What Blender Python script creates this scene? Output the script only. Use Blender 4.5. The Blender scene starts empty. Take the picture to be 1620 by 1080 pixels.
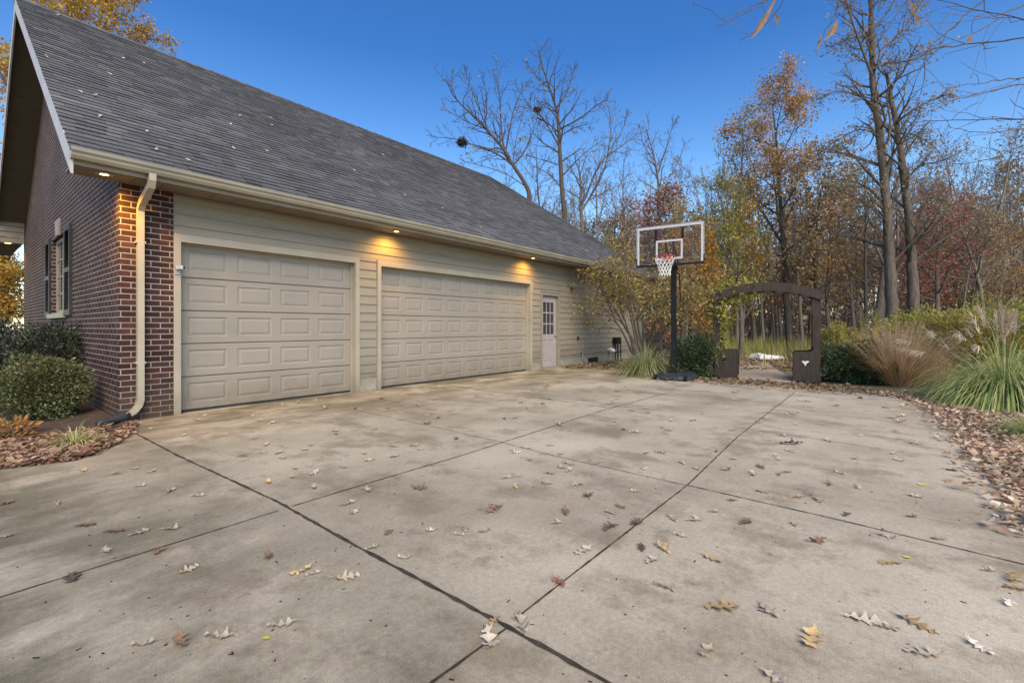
import bpy, bmesh, math, random
from mathutils import Vector, Matrix, Euler
R = math.radians
random.seed(7)
C = bpy.context.scene.collection

# ------------------------------------------------------------------ frame of reference
# X runs along the garage front (away from the viewer), Y runs into the house, Z up. Metres.
F, HZ, CX, CAMH = 733.0, 517.0, 810.0, 1.24
UX, UY = 0.6273, 0.7788
def W(lat, dep, z=0.0):
    return Vector((UX*lat + UY*dep, -UY*lat + UX*dep, z))
def G(px, py, z=0.0):
    d = (CAMH - z)*F/(py - HZ)
    return W((px-CX)/F*d, d, z)
def P(px, py, d):
    return W((px-CX)/F*d, d, CAMH + (HZ-py)/F*d)
def rnd(a, b): return random.uniform(a, b)

# ------------------------------------------------------------------ mesh builder
class MB:
    def __init__(s): s.v=[]; s.f=[]; s.uv=None
    def add(s, vs, fs):
        n=len(s.v); s.v.extend(vs); s.f.extend([tuple(i+n for i in f) for f in fs]); return n
    def quad(s, a, b, c, d): s.add([tuple(a),tuple(b),tuple(c),tuple(d)], [(0,1,2,3)])
    def box(s, x0,x1,y0,y1,z0,z1):
        s.add([(x0,y0,z0),(x1,y0,z0),(x1,y1,z0),(x0,y1,z0),(x0,y0,z1),(x1,y0,z1),(x1,y1,z1),(x0,y1,z1)],
              [(0,3,2,1),(4,5,6,7),(0,1,5,4),(1,2,6,5),(2,3,7,6),(3,0,4,7)])
    def obox(s, c, ax, ay, az, hx, hy, hz):
        c=Vector(c); vs=[]
        for z in (-1,1):
            for (x,y) in ((-1,-1),(1,-1),(1,1),(-1,1)):
                vs.append(tuple(c+ax*hx*x+ay*hy*y+az*hz*z))
        s.add(vs,[(0,3,2,1),(4,5,6,7),(0,1,5,4),(1,2,6,5),(2,3,7,6),(3,0,4,7)])
    def tube(s, pts, radii, sides=8, cap=True, prof=None):
        pts=[Vector(p) for p in pts]
        if not isinstance(radii,(list,tuple)): radii=[radii]*len(pts)
        n=len(pts); t0=(pts[1]-pts[0]).normalized()
        ref = Vector((0,0,1)) if abs(t0.z)<0.9 else Vector((1,0,0))
        if prof is not None and abs(t0.z)>=0.9: ref=Vector((0,1,0))
        a=(ref-t0*ref.dot(t0)).normalized(); base=len(s.v)
        for i in range(n):
            t = (pts[min(i+1,n-1)]-pts[max(i-1,0)])
            t = t.normalized() if t.length>1e-9 else t0
            a=(a-t*a.dot(t)); a = a.normalized() if a.length>1e-9 else Vector((1,0,0))
            b=t.cross(a)
            if prof is None:
                for k in range(sides):
                    an=2*math.pi*k/sides
                    s.v.append(tuple(pts[i]+(a*math.cos(an)+b*math.sin(an))*radii[i]))
            else:
                for (pa,pb) in prof: s.v.append(tuple(pts[i]+a*pa*radii[i]+b*pb*radii[i]))
        m = sides if prof is None else len(prof)
        for i in range(n-1):
            for k in range(m):
                k2=(k+1)%m
                s.f.append((base+i*m+k, base+i*m+k2, base+(i+1)*m+k2, base+(i+1)*m+k))
        if cap:
            s.f.append(tuple(base+k for k in range(m))[::-1]); s.f.append(tuple(base+(n-1)*m+k for k in range(m)))
    def lathe(s, c, prof, n=16, flip=False):
        base=len(s.v); c=Vector(c)
        for (r,z) in prof:
            for k in range(n):
                a=2*math.pi*k/n; s.v.append((c.x+r*math.cos(a),c.y+r*math.sin(a),c.z+z))
        for i in range(len(prof)-1):
            for k in range(n):
                k2=(k+1)%n; s.f.append((base+i*n+k,base+i*n+k2,base+(i+1)*n+k2,base+(i+1)*n+k))
        s.f.append(tuple(base+k for k in range(n))[::-1]); s.f.append(tuple(base+(len(prof)-1)*n+k for k in range(n)))
    def leaf(s, p, size, asp=0.55, d=None, flat=0.0):
        """folded four-triangle leaf blade"""
        if d is None:
            d=Vector((random.gauss(0,1),random.gauss(0,1),random.gauss(0,1)))
        d=d.normalized() if d.length>1e-6 else Vector((1,0,0))
        w=Vector((random.gauss(0,1),random.gauss(0,1),random.gauss(0,1)*(1-flat)))
        w=(w-d*w.dot(d)); w=w.normalized() if w.length>1e-6 else Vector((0,0,1))
        nn=d.cross(w)
        h=size*asp*.5; p=Vector(p); mid=p+d*size*.45
        fold=nn*size*rnd(.03,.16)
        s.add([tuple(p),tuple(mid+w*h+fold),tuple(p+d*size),tuple(mid-w*h+fold)],[(0,1,2),(0,2,3)])
    def build(s, name, mat, parent=None, smooth=False, loc=None, col=C):
        me=bpy.data.meshes.new(name); me.from_pydata(s.v,[],s.f); me.update()
        if mat is not None: me.materials.append(mat)
        if smooth: me.polygons.foreach_set('use_smooth',[True]*len(me.polygons))
        o=bpy.data.objects.new(name,me); col.objects.link(o)
        if parent is not None:
            o.parent=parent
            if loc is None:
                p=parent; L=Vector((0,0,0)); loc_space=False
                while p is not None:
                    L-=p.location; loc_space = loc_space or p.name in LOCAL; p=p.parent
                o.location=(0,0,0) if loc_space else L
            else: o.location=loc
        elif loc is not None: o.location=loc
        return o

LOCAL=set()          # things whose parts are modelled round their own origin
def tag(o, label=None, cat=None, group=None, kind=None):
    if label: o['label']=label
    if cat: o['category']=cat
    if group: o['group']=group
    if kind: o['kind']=kind
    return o
def thing(name, label, cat, loc=(0,0,0), rz=0, group=None, local=False):
    o=bpy.data.objects.new(name,None); C.objects.link(o); o.location=loc; o.rotation_euler=(0,0,rz)
    o.empty_display_size=.2
    if local: LOCAL.add(o.name)
    return tag(o,label,cat,group)
def copy_tree(root, loc, rz=0, sc=1.0, label=None):
    r=root.copy(); C.objects.link(r); r.location=loc; r.rotation_euler=(0,0,rz); r.scale=(sc,sc,sc)
    if label: r['label']=label
    for ch in list(root.children):
        c=ch.copy(); C.objects.link(c); c.parent=r
    return r

# ------------------------------------------------------------------ materials
def newmat(name):
    m=bpy.data.materials.new(name); m.use_nodes=True; nt=m.node_tree
    return m, nt, nt.nodes, nt.links, nt.nodes['Principled BSDF']
def ramp(N, stops, interp='LINEAR'):
    r=N.new('ShaderNodeValToRGB'); cr=r.color_ramp; cr.interpolation=interp
    while len(cr.elements)>2: cr.elements.remove(cr.elements[-1])
    cr.elements[0].position=stops[0][0]; cr.elements[0].color=(*stops[0][1],1)
    cr.elements[1].position=stops[1][0]; cr.elements[1].color=(*stops[1][1],1)
    for p,c in stops[2:]:
        e=cr.elements.new(p); e.color=(*c,1)
    return r
def noise(N,L,scale,detail=4,rough=.55,coord=None,mapping=None):
    n=N.new('ShaderNodeTexNoise'); n.inputs['Scale'].default_value=scale; n.inputs['Detail'].default_value=detail
    n.inputs['Roughness'].default_value=rough
    if coord is None:
        tc=N.new('ShaderNodeTexCoord'); coord=tc.outputs['Object']
    if mapping:
        mp=N.new('ShaderNodeMapping'); mp.inputs['Scale'].default_value=mapping; L.new(coord,mp.inputs['Vector']); coord=mp.outputs['Vector']
    L.new(coord,n.inputs['Vector']); return n
def mix(N,L,a,b,fac,mode='MIX'):
    m=N.new('ShaderNodeMix'); m.data_type='RGBA'; m.blend_type=mode
    for sock,val in ((m.inputs[0],fac),(m.inputs[6],a),(m.inputs[7],b)):
        if hasattr(val,'links') or hasattr(val,'is_output'): L.new(val,sock)
        elif isinstance(val,(int,float)): sock.default_value=val
        else: sock.default_value=(*val,1)
    return m.outputs[2]
def bump(N,L,b,h,strength=.3,dist=.01):
    n=N.new('ShaderNodeBump'); n.inputs['Strength'].default_value=strength; n.inputs['Distance'].default_value=dist
    L.new(h,n.inputs['Height']); L.new(n.outputs['Normal'],b.inputs['Normal']); return n
def plain(name, c1, c2, scale=6, rough=.6, bstr=.15, bscale=None, metal=0, spec=.4, mapping=None, dirt=None):
    m,nt,N,L,b=newmat(name)
    n=noise(N,L,scale,5,mapping=mapping); r=ramp(N,[(.3,c1),(.7,c2)]); L.new(n.outputs['Fac'],r.inputs['Fac'])
    out=r.outputs['Color']
    if dirt:
        geo=N.new('ShaderNodeNewGeometry'); sp=N.new('ShaderNodeSeparateXYZ'); L.new(geo.outputs['Position'],sp.inputs[0])
        mr=N.new('ShaderNodeMapRange'); mr.inputs[1].default_value=dirt[1]; mr.inputs[2].default_value=dirt[2]; mr.inputs[3].default_value=dirt[3]; mr.inputs[4].default_value=0
        n3=noise(N,L,5,4); ma=N.new('ShaderNodeMath'); ma.operation='MULTIPLY'
        L.new(sp.outputs['Z'],mr.inputs[0]); L.new(mr.outputs[0],ma.inputs[0]); L.new(n3.outputs['Fac'],ma.inputs[1])
        out=mix(N,L,out,dirt[0],ma.outputs[0])
    L.new(out,b.inputs['Base Color'])
    b.inputs['Roughness'].default_value=rough; b.inputs['Metallic'].default_value=metal
    b.inputs['Specular IOR Level'].default_value=spec
    if bstr:
        n2=noise(N,L,bscale or scale*6,4); bump(N,L,b,n2.outputs['Fac'],bstr,.004)
    return m
def leafmat(name, cols, trans=.35, var=.35, rough=.6, spec=.25):
    """leaf colours picked per leaf, plus slow clumps of light and dark through the crown"""
    m,nt,N,L,b=newmat(name)
    geo=N.new('ShaderNodeNewGeometry'); k=len(cols)
    r=ramp(N,[(i/max(1,k-1),c) for i,c in enumerate(cols)]); L.new(geo.outputs['Random Per Island'],r.inputs['Fac'])
    tc=N.new('ShaderNodeTexCoord'); n=noise(N,L,1.3,3,coord=tc.outputs['Object'])
    mr=N.new('ShaderNodeMapRange'); mr.inputs[1].default_value=.3; mr.inputs[2].default_value=.7
    mr.inputs[3].default_value=1-var; mr.inputs[4].default_value=1+var; L.new(n.outputs['Fac'],mr.inputs[0])
    hs=N.new('ShaderNodeHueSaturation'); L.new(r.outputs['Color'],hs.inputs['Color']); L.new(mr.outputs[0],hs.inputs['Value'])
    oi=N.new('ShaderNodeObjectInfo'); mr2=N.new('ShaderNodeMapRange'); mr2.inputs[3].default_value=.485; mr2.inputs[4].default_value=.515
    L.new(oi.outputs['Random'],mr2.inputs[0]); L.new(mr2.outputs[0],hs.inputs['Hue'])
    L.new(hs.outputs['Color'],b.inputs['Base Color']); b.inputs['Roughness'].default_value=rough
    b.inputs['Specular IOR Level'].default_value=spec
    if trans>0:
        t=N.new('ShaderNodeBsdfTranslucent'); L.new(hs.outputs['Color'],t.inputs['Color'])
        ms=N.new('ShaderNodeMixShader'); ms.inputs[0].default_value=trans
        L.new(b.outputs[0],ms.inputs[1]); L.new(t.outputs[0],ms.inputs[2]); L.new(ms.outputs[0],N['Material Output'].inputs['Surface'])
    return m

def brick_mat():
    m,nt,N,L,b=newmat('brick_masonry')
    uv=N.new('ShaderNodeUVMap'); 
    br=N.new('ShaderNodeTexBrick'); L.new(uv.outputs[0],br.inputs['Vector'])
    br.inputs['Scale'].default_value=1; br.inputs['Mortar Size'].default_value=.0065; br.inputs['Mortar Smooth'].default_value=.25
    br.inputs['Brick Width'].default_value=.213; br.inputs['Row Height'].default_value=.0762; br.inputs['Bias'].default_value=0
    br.inputs['Color1'].default_value=(0,0,0,1); br.inputs['Color2'].default_value=(1,1,1,1); br.inputs['Mortar'].default_value=(.5,.5,.5,1)
    r=ramp(N,[(0,(.034,.014,.011)),(1,(.122,.048,.034)),(.35,(.062,.024,.018)),(.7,(.092,.034,.025))])
    L.new(br.outputs['Color'],r.inputs['Fac'])
    n=noise(N,L,14,5,coord=uv.outputs[0]); c=mix(N,L,r.outputs['Color'],(.03,.016,.016),n.outputs['Fac'])
    n2=noise(N,L,5,3,coord=uv.outputs[0]); rm=ramp(N,[(.3,(.23,.205,.185)),(.7,(.40,.355,.32))]); L.new(n2.outputs['Fac'],rm.inputs['Fac'])
    c2=mix(N,L,c,rm.outputs['Color'],br.outputs['Fac'])
    sz=N.new('ShaderNodeSeparateXYZ'); L.new(uv.outputs[0],sz.inputs[0]); ms=N.new('ShaderNodeMapRange'); ms.inputs[1].default_value=.02; ms.inputs[2].default_value=.65; ms.inputs[3].default_value=1.1; ms.inputs[4].default_value=0; L.new(sz.outputs['Y'],ms.inputs[0])
    sm=N.new('ShaderNodeMath'); sm.operation='MULTIPLY'; L.new(ms.outputs[0],sm.inputs[0]); L.new(n2.outputs['Fac'],sm.inputs[1])   # splash dirt near the ground
    c2=mix(N,L,c2,(.085,.062,.042),sm.outputs[0])
    ns=noise(N,L,.9,4,coord=uv.outputs[0]); rs=ramp(N,[(.3,(.78,.77,.76)),(.7,(1.15,1.13,1.12))]); L.new(ns.outputs['Fac'],rs.inputs['Fac']); c2=mix(N,L,c2,rs.outputs['Color'],1.0,'MULTIPLY')
    L.new(c2,b.inputs['Base Color']); b.inputs['Roughness'].default_value=.8; b.inputs['Specular IOR Level'].default_value=.25
    inv=N.new('ShaderNodeMath'); inv.operation='SUBTRACT'; inv.inputs[0].default_value=1; L.new(br.outputs['Fac'],inv.inputs[1])
    n3=noise(N,L,90,3,coord=uv.outputs[0]); ad=N.new('ShaderNodeMath'); ad.operation='MULTIPLY_ADD'; ad.inputs[1].default_value=.25
    L.new(n3.outputs['Fac'],ad.inputs[0]); L.new(inv.outputs[0],ad.inputs[2]); bump(N,L,b,ad.outputs[0],.55,.008)
    return m

def concrete_mat():
    m,nt,N,L,b=newmat('driveway_concrete')
    tc=N.new('ShaderNodeTexCoord'); co=tc.outputs['Object']
    n1=noise(N,L,.55,6,.6,coord=co); r1=ramp(N,[(.30,(.30,.250,.176)),(.70,(.60,.515,.385)),(.5,(.475,.404,.297))]); L.new(n1.outputs['Fac'],r1.inputs['Fac'])
    # brown-grey blotches
    n2=noise(N,L,1.7,7,.68,coord=co,mapping=(1.0,.75,1)); r2=ramp(N,[(.50,(0,0,0)),(.62,(1,1,1))]); L.new(n2.outputs['Fac'],r2.inputs['Fac'])
    f2=N.new('ShaderNodeMath'); f2.operation='MULTIPLY'; f2.inputs[1].default_value=.62; L.new(r2.outputs['Color'],f2.inputs[0])
    c=mix(N,L,r1.outputs['Color'],(.22,.175,.115),f2.outputs[0])
    # olive grime that gathers along the garage apron and the near left slab
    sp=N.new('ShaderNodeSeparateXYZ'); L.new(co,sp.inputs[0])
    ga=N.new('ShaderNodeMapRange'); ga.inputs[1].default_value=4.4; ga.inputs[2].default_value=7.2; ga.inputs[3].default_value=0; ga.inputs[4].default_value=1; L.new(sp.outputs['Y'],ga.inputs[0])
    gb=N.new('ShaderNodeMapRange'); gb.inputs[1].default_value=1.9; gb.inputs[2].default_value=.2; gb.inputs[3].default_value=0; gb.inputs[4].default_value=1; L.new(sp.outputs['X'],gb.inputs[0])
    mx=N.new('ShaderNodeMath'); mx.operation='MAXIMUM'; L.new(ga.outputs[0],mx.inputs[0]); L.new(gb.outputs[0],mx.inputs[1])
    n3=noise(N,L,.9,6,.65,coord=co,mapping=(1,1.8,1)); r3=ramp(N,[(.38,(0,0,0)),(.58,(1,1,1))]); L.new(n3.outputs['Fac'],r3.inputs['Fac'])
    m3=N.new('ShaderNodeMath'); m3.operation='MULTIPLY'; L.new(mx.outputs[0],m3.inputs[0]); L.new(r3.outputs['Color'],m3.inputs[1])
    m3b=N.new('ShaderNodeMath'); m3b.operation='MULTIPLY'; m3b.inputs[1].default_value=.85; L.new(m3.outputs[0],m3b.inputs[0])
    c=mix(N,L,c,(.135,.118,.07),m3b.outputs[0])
    # rust / tannin tints
    n6=noise(N,L,.8,3,.5,coord=co,mapping=(1,1,1)); r6=ramp(N,[(.62,(0,0,0)),(.8,(1,1,1))]); L.new(n6.outputs['Fac'],r6.inputs['Fac'])
    f6=N.new('ShaderNodeMath'); f6.operation='MULTIPLY'; f6.inputs[1].default_value=.45; L.new(r6.outputs['Color'],f6.inputs[0])
    c=mix(N,L,c,(.46,.33,.22),f6.outputs[0])
    # old dark drips and scuffs
    n7=noise(N,L,3.1,8,.72,coord=co,mapping=(1,1,1)); r7=ramp(N,[(.58,(0,0,0)),(.68,(1,1,1))]); L.new(n7.outputs['Fac'],r7.inputs['Fac'])
    f7=N.new('ShaderNodeMath'); f7.operation='MULTIPLY'; f7.inputs[1].default_value=.5; L.new(r7.outputs['Color'],f7.inputs[0])
    c=mix(N,L,c,(.12,.095,.07),f7.outputs[0])
    # each slab was poured and has weathered a little differently
    tone=None
    for (p,q,k) in (((212,684),(803,992),.05),((460,801),(1062,620),-.045),((1258,620),(817,978),.055),((547,645),(1089,768),.04),((440,808),(0,945),-.05)):
        a=G(*p); e=G(*q); nx_,ny_=-(e.y-a.y),(e.x-a.x); ln=math.hypot(nx_,ny_)
        dp=N.new('ShaderNodeVectorMath'); dp.operation='DOT_PRODUCT'; L.new(co,dp.inputs[0]); dp.inputs[1].default_value=(nx_/ln,ny_/ln,0)
        st=N.new('ShaderNodeMath'); st.operation='GREATER_THAN'; L.new(dp.outputs['Value'],st.inputs[0]); st.inputs[1].default_value=(a.x*nx_+a.y*ny_)/ln
        ml=N.new('ShaderNodeMath'); ml.operation='MULTIPLY_ADD'; L.new(st.outputs[0],ml.inputs[0]); ml.inputs[1].default_value=k
        if tone is None: ml.inputs[2].default_value=.97
        else: L.new(tone,ml.inputs[2])
        tone=ml.outputs[0]
    hv=N.new('ShaderNodeHueSaturation'); L.new(c,hv.inputs['Color']); L.new(tone,hv.inputs['Value']); c=hv.outputs['Color']
    # fine aggregate speckle
    n4=noise(N,L,150,3,.7,coord=co); r4=ramp(N,[(.33,(.68,.66,.63)),(.68,(1.2,1.18,1.15))]); L.new(n4.outputs['Fac'],r4.inputs['Fac'])
    c=mix(N,L,c,r4.outputs['Color'],.8,'MULTIPLY')
    n8=noise(N,L,38,4,.6,coord=co); r8=ramp(N,[(.3,(.8,.79,.78)),(.7,(1.12,1.11,1.1))]); L.new(n8.outputs['Fac'],r8.inputs['Fac'])
    c=mix(N,L,c,r8.outputs['Color'],.8,'MULTIPLY')
    L.new(c,b.inputs['Base Color']); b.inputs['Roughness'].default_value=.82; b.inputs['Specular IOR Level'].default_value=.25
    ad=N.new('ShaderNodeMath'); ad.operation='ADD'; L.new(n4.outputs['Fac'],ad.inputs[0]); L.new(n8.outputs['Fac'],ad.inputs[1])
    bump(N,L,b,ad.outputs[0],.28,.004)
    return m

def shingle_mat():
    m,nt,N,L,b=newmat('asphalt_shingle')
    geo=N.new('ShaderNodeNewGeometry')
    r=ramp(N,[(0,(.084,.080,.078)),(1,(.138,.132,.128)),(.5,(.108,.103,.100))]); L.new(geo.outputs['Random Per Island'],r.inputs['Fac'])
    n=noise(N,L,.5,4); rr=ramp(N,[(.3,(.72,.72,.70)),(.7,(1.22,1.2,1.22))]); L.new(n.outputs['Fac'],rr.inputs['Fac'])
    c=mix(N,L,r.outputs['Color'],rr.outputs['Color'],1.0,'MULTIPLY')
    n2=noise(N,L,70,3,.7); r2=ramp(N,[(.3,(.55,.55,.55)),(.7,(1.5,1.5,1.5))]); L.new(n2.outputs['Fac'],r2.inputs['Fac'])
    c=mix(N,L,c,r2.outputs['Color'],.8,'MULTIPLY')
    L.new(c,b.inputs['Base Color']); b.inputs['Roughness'].default_value=.75; b.inputs['Specular IOR Level'].default_value=.35
    bump(N,L,b,n2.outputs['Fac'],.4,.003)
    return m

def ground_mat():
    m,nt,N,L,b=newmat('woodland_soil')
    n=noise(N,L,.35,6,.65); r=ramp(N,[(.3,(.10,.075,.045)),(.7,(.20,.155,.10)),(.5,(.13,.11,.05))]); L.new(n.outputs['Fac'],r.inputs['Fac'])
    n2=noise(N,L,22,5,.7); r2=ramp(N,[(.35,(.45,.42,.4)),(.65,(1.5,1.4,1.3))]); L.new(n2.outputs['Fac'],r2.inputs['Fac'])
    c=mix(N,L,r.outputs['Color'],r2.outputs['Color'],.85,'MULTIPLY')
    L.new(c,b.inputs['Base Color']); b.inputs['Roughness'].default_value=.95; bump(N,L,b,n2.outputs['Fac'],.7,.03); return m

def bark_mat(name,c1,c2):
    m,nt,N,L,b=newmat(name)
    n=noise(N,L,5,6,.65,mapping=(3,3,.6)); r=ramp(N,[(.3,c1),(.7,c2)]); L.new(n.outputs['Fac'],r.inputs['Fac'])
    oi=N.new('ShaderNodeObjectInfo'); mr=N.new('ShaderNodeMapRange'); mr.inputs[3].default_value=.7; mr.inputs[4].default_value=1.3; L.new(oi.outputs['Random'],mr.inputs[0])
    hs=N.new('ShaderNodeHueSaturation'); L.new(r.outputs['Color'],hs.inputs['Color']); L.new(mr.outputs[0],hs.inputs['Value'])
    L.new(hs.outputs['Color'],b.inputs['Base Color']); b.inputs['Roughness'].default_value=.9; b.inputs['Specular IOR Level'].default_value=.2
    bump(N,L,b,n.outputs['Fac'],.6,.03); return m
def emit_mat(name, col, s):
    m,nt,N,L,b=newmat(name); b.inputs['Base Color'].default_value=(*col,1)
    n=noise(N,L,20,2); r=ramp(N,[(.3,tuple(c*.85 for c in col)),(.7,col)]); L.new(n.outputs['Fac'],r.inputs['Fac']); L.new(r.outputs['Color'],b.inputs['Emission Color'])
    b.inputs['Emission Strength'].default_value=s; return m
def glass_mat(name, tint, trans, rough=.03):
    m,nt,N,L,b=newmat(name)
    n=noise(N,L,2.5,4); r=ramp(N,[(.3,tuple(c*.85 for c in tint)),(.7,tint)]); L.new(n.outputs['Fac'],r.inputs['Fac'])
    L.new(r.outputs['Color'],b.inputs['Base Color']); b.inputs['Roughness'].default_value=rough; b.inputs['Specular IOR Level'].default_value=.6
    if trans>0:
        t=N.new('ShaderNodeBsdfTransparent'); ms=N.new('ShaderNodeMixShader'); ms.inputs[0].default_value=trans
        L.new(b.outputs[0],ms.inputs[1]); L.new(t.outputs[0],ms.inputs[2]); L.new(ms.outputs[0],N['Material Output'].inputs['Surface'])
    return m

M={}
M['brick']=brick_mat(); M['concrete']=concrete_mat(); M['shingle']=shingle_mat(); M['soil']=ground_mat(); M['shingle_edge']=plain('shingle_butt_shade',(.022,.021,.021),(.06,.058,.057),20,.9,0)  # butt faces coloured dark to deepen the shadow line under each course
M['siding']=plain('tan_siding',(.245,.213,.160),(.288,.252,.192),2.2,.6,.12,60,mapping=(.6,1,6),dirt=((.12,.095,.06),.2,.75,1.0))
M['trim']=plain('tan_trim',(.33,.285,.22),(.385,.335,.265),3,.55,.1,50,dirt=((.14,.11,.07),0,.35,1.0))
M['door_paint']=plain('garage_door_paint',(.272,.238,.196),(.305,.267,.222),1.4,.45,.06,160,dirt=((.17,.14,.10),0,.6,1.25))
M['fascia']=plain('rake_fascia',(.46,.42,.40),(.56,.51,.48),4,.5,.05)
M['soffit']=plain('shaded_soffit',(.085,.066,.048),(.12,.095,.07),3,.6,.08,mapping=(1,8,1))  # dark brown holds the shade under the gable overhang in the colour
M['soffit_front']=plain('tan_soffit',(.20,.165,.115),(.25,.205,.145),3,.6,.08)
M['gutter']=plain('gutter_enamel',(.24,.205,.145),(.31,.265,.19),2.5,.32,.04,spec=.6)
M['downspout']=plain('downspout_enamel',(.36,.315,.23),(.43,.375,.28),3,.35,.04,spec=.6,dirt=((.14,.11,.07),0,.5,.8))
M['foundation']=plain('foundation_concrete',(.22,.20,.15),(.33,.30,.24),6,.9,.3)
M['white_door']=plain('pale_door_paint',(.33,.288,.288),(.385,.335,.335),4,.4,.04)
M['black']=plain('black_plastic',(.018,.020,.023),(.045,.048,.052),8,.55,.1,spec=.3)
M['black_metal']=plain('black_powder_coat',(.007,.006,.008),(.016,.014,.017),6,.5,.05,spec=.25)
M['dark_gap']=plain('dark_gap',(.01,.009,.008),(.02,.018,.015),5,.9,.0)
M['bronze']=plain('bronze_frame',(.23,.20,.155),(.30,.26,.205),5,.45,.03)
M['shutter']=plain('shutter_paint',(.018,.016,.016),(.04,.035,.034),8,.5,.05)
M['pane']=glass_mat('window_pane',(.05,.055,.06),0.0)
M['acrylic']=glass_mat('clear_acrylic',(.12,.13,.14),.93,.04)
M['marking']=plain('backboard_marking',(.50,.485,.49),(.60,.58,.59),9,.5,.03)
M['white']=plain('white_paint',(.72,.70,.70),(.82,.80,.80),9,.45,.03)
M['red']=plain('rim_red',(.42,.03,.02),(.56,.06,.03),9,.4,.03)
M['net']=plain('nylon_net',(.68,.68,.66),(.82,.82,.8),30,.8,.0)
M['silver']=plain('grey_metal',(.30,.30,.29),(.45,.44,.42),12,.35,.05,metal=.6)
M['arbor']=plain('arbor_stain',(.030,.020,.015),(.062,.043,.032),3,.7,.3,25,mapping=(6,6,1))
M['emblem']=plain('pale_emblem',(.66,.64,.62),(.78,.76,.74),14,.6,.0)
M['joint']=plain('joint_grime',(.022,.017,.012),(.085,.066,.042),12,.95,.6,60)
M['rock']=plain('pale_rock',(.55,.53,.50),(.74,.72,.69),5,.8,.5,18)
M['path']=plain('worn_path',(.30,.23,.155),(.44,.35,.25),5,.95,.5,30)
M['mulch']=plain('bed_mulch',(.035,.024,.018),(.09,.06,.045),9,.95,.9,26)
M['bark']=bark_mat('grey_brown_bark',(.125,.102,.082),(.28,.23,.185))
M['bark_dark']=bark_mat('dark_bark',(.082,.066,.053),(.19,.152,.122))
M['bark_oak']=bark_mat('oak_bark',(.06,.047,.036),(.15,.12,.094))
M['bark_pale']=bark_mat('pale_grey_bark',(.085,.072,.058),(.19,.16,.13))
M['nest']=plain('nest_twigs',(.02,.014,.01),(.055,.04,.028),20,.95,.6)
M['lamp']=emit_mat('warm_lamp',(1.0,.62,.20),9.0)
# leaves
M['lf_orange']=leafmat('orange_brown_leaves',[(.48,.25,.07),(.62,.36,.09),(.50,.37,.14),(.34,.22,.10),(.26,.18,.10)])
M['lf_gold']=leafmat('golden_leaves',[(.42,.22,.02),(.50,.30,.04),(.35,.14,.02),(.30,.22,.05)])
M['lf_red']=leafmat('red_maple_leaves',[(.38,.10,.09),(.44,.14,.11),(.30,.10,.09),(.40,.22,.13)])
M['lf_brown']=leafmat('brown_oak_leaves',[(.30,.205,.125),(.42,.30,.18),(.23,.165,.105),(.45,.32,.16),(.30,.26,.11)])
M['lf_olive']=leafmat('yellow_green_leaves',[(.29,.26,.05),(.40,.34,.06),(.21,.21,.05),(.44,.32,.07)])
M['lf_bush']=leafmat('fading_bush_leaves',[(.42,.31,.08),(.34,.22,.09),(.26,.24,.07),(.50,.38,.11),(.22,.13,.07)])
M['lf_box']=leafmat('boxwood_leaves',[(.05,.068,.028),(.085,.108,.042),(.15,.165,.06),(.065,.085,.035),(.20,.19,.08)],.15,.4,.4,.4)
M['lf_yew']=leafmat('dark_evergreen_leaves',[(.022,.044,.020),(.045,.075,.030),(.075,.115,.042),(.03,.055,.026),(.10,.12,.05)],.1,.45,.4,.4)
M['lf_golden_rod']=leafmat('yellow_green_brush',[(.28,.28,.05),(.42,.38,.07),(.19,.22,.05),(.46,.33,.09),(.34,.22,.08)],.35,.4)
M['lf_hedge']=leafmat('dark_hedge_leaves',[(.016,.028,.016),(.03,.046,.026),(.05,.066,.034),(.022,.034,.02),(.07,.055,.04)],.1,.45,.4,.4)
M['gr_pale']=leafmat('pale_green_blades',[(.30,.32,.12),(.42,.42,.2),(.20,.24,.08),(.52,.47,.26)],.3,.25)
M['gr_tan']=leafmat('tan_blades',[(.60,.43,.21),(.72,.54,.29),(.44,.29,.14),(.78,.62,.38)],.5,.3)
M['gr_green']=leafmat('green_blades',[(.19,.25,.07),(.30,.37,.11),(.44,.48,.16),(.60,.58,.28),(.55,.45,.22)],.3,.3)
M['gr_meadow']=leafmat('meadow_blades',[(.34,.34,.08),(.46,.41,.12),(.26,.28,.07),(.54,.42,.19)],.3,.35)
M['plume']=leafmat('seed_plumes',[(.62,.50,.37),(.72,.60,.46),(.52,.40,.28)],.3,.2)
M['litter']=leafmat('leaf_litter',[(.46,.32,.20),(.60,.45,.31),(.30,.18,.11),(.66,.54,.40),(.38,.20,.12),(.22,.13,.08),(.52,.38,.22),(.58,.46,.34)],.1,.25,.8)
M['litter_bed']=leafmat('bed_leaf_litter',[(.36,.25,.15),(.20,.12,.07),(.46,.34,.22),(.28,.12,.07),(.13,.08,.05),(.40,.30,.20),(.30,.22,.10)],.1,.3,.8)
M['litter_dark']=leafmat('woodland_litter',[(.24,.16,.09),(.32,.22,.13),(.15,.10,.06),(.20,.17,.06),(.36,.27,.17)],.1,.3,.85)
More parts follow.
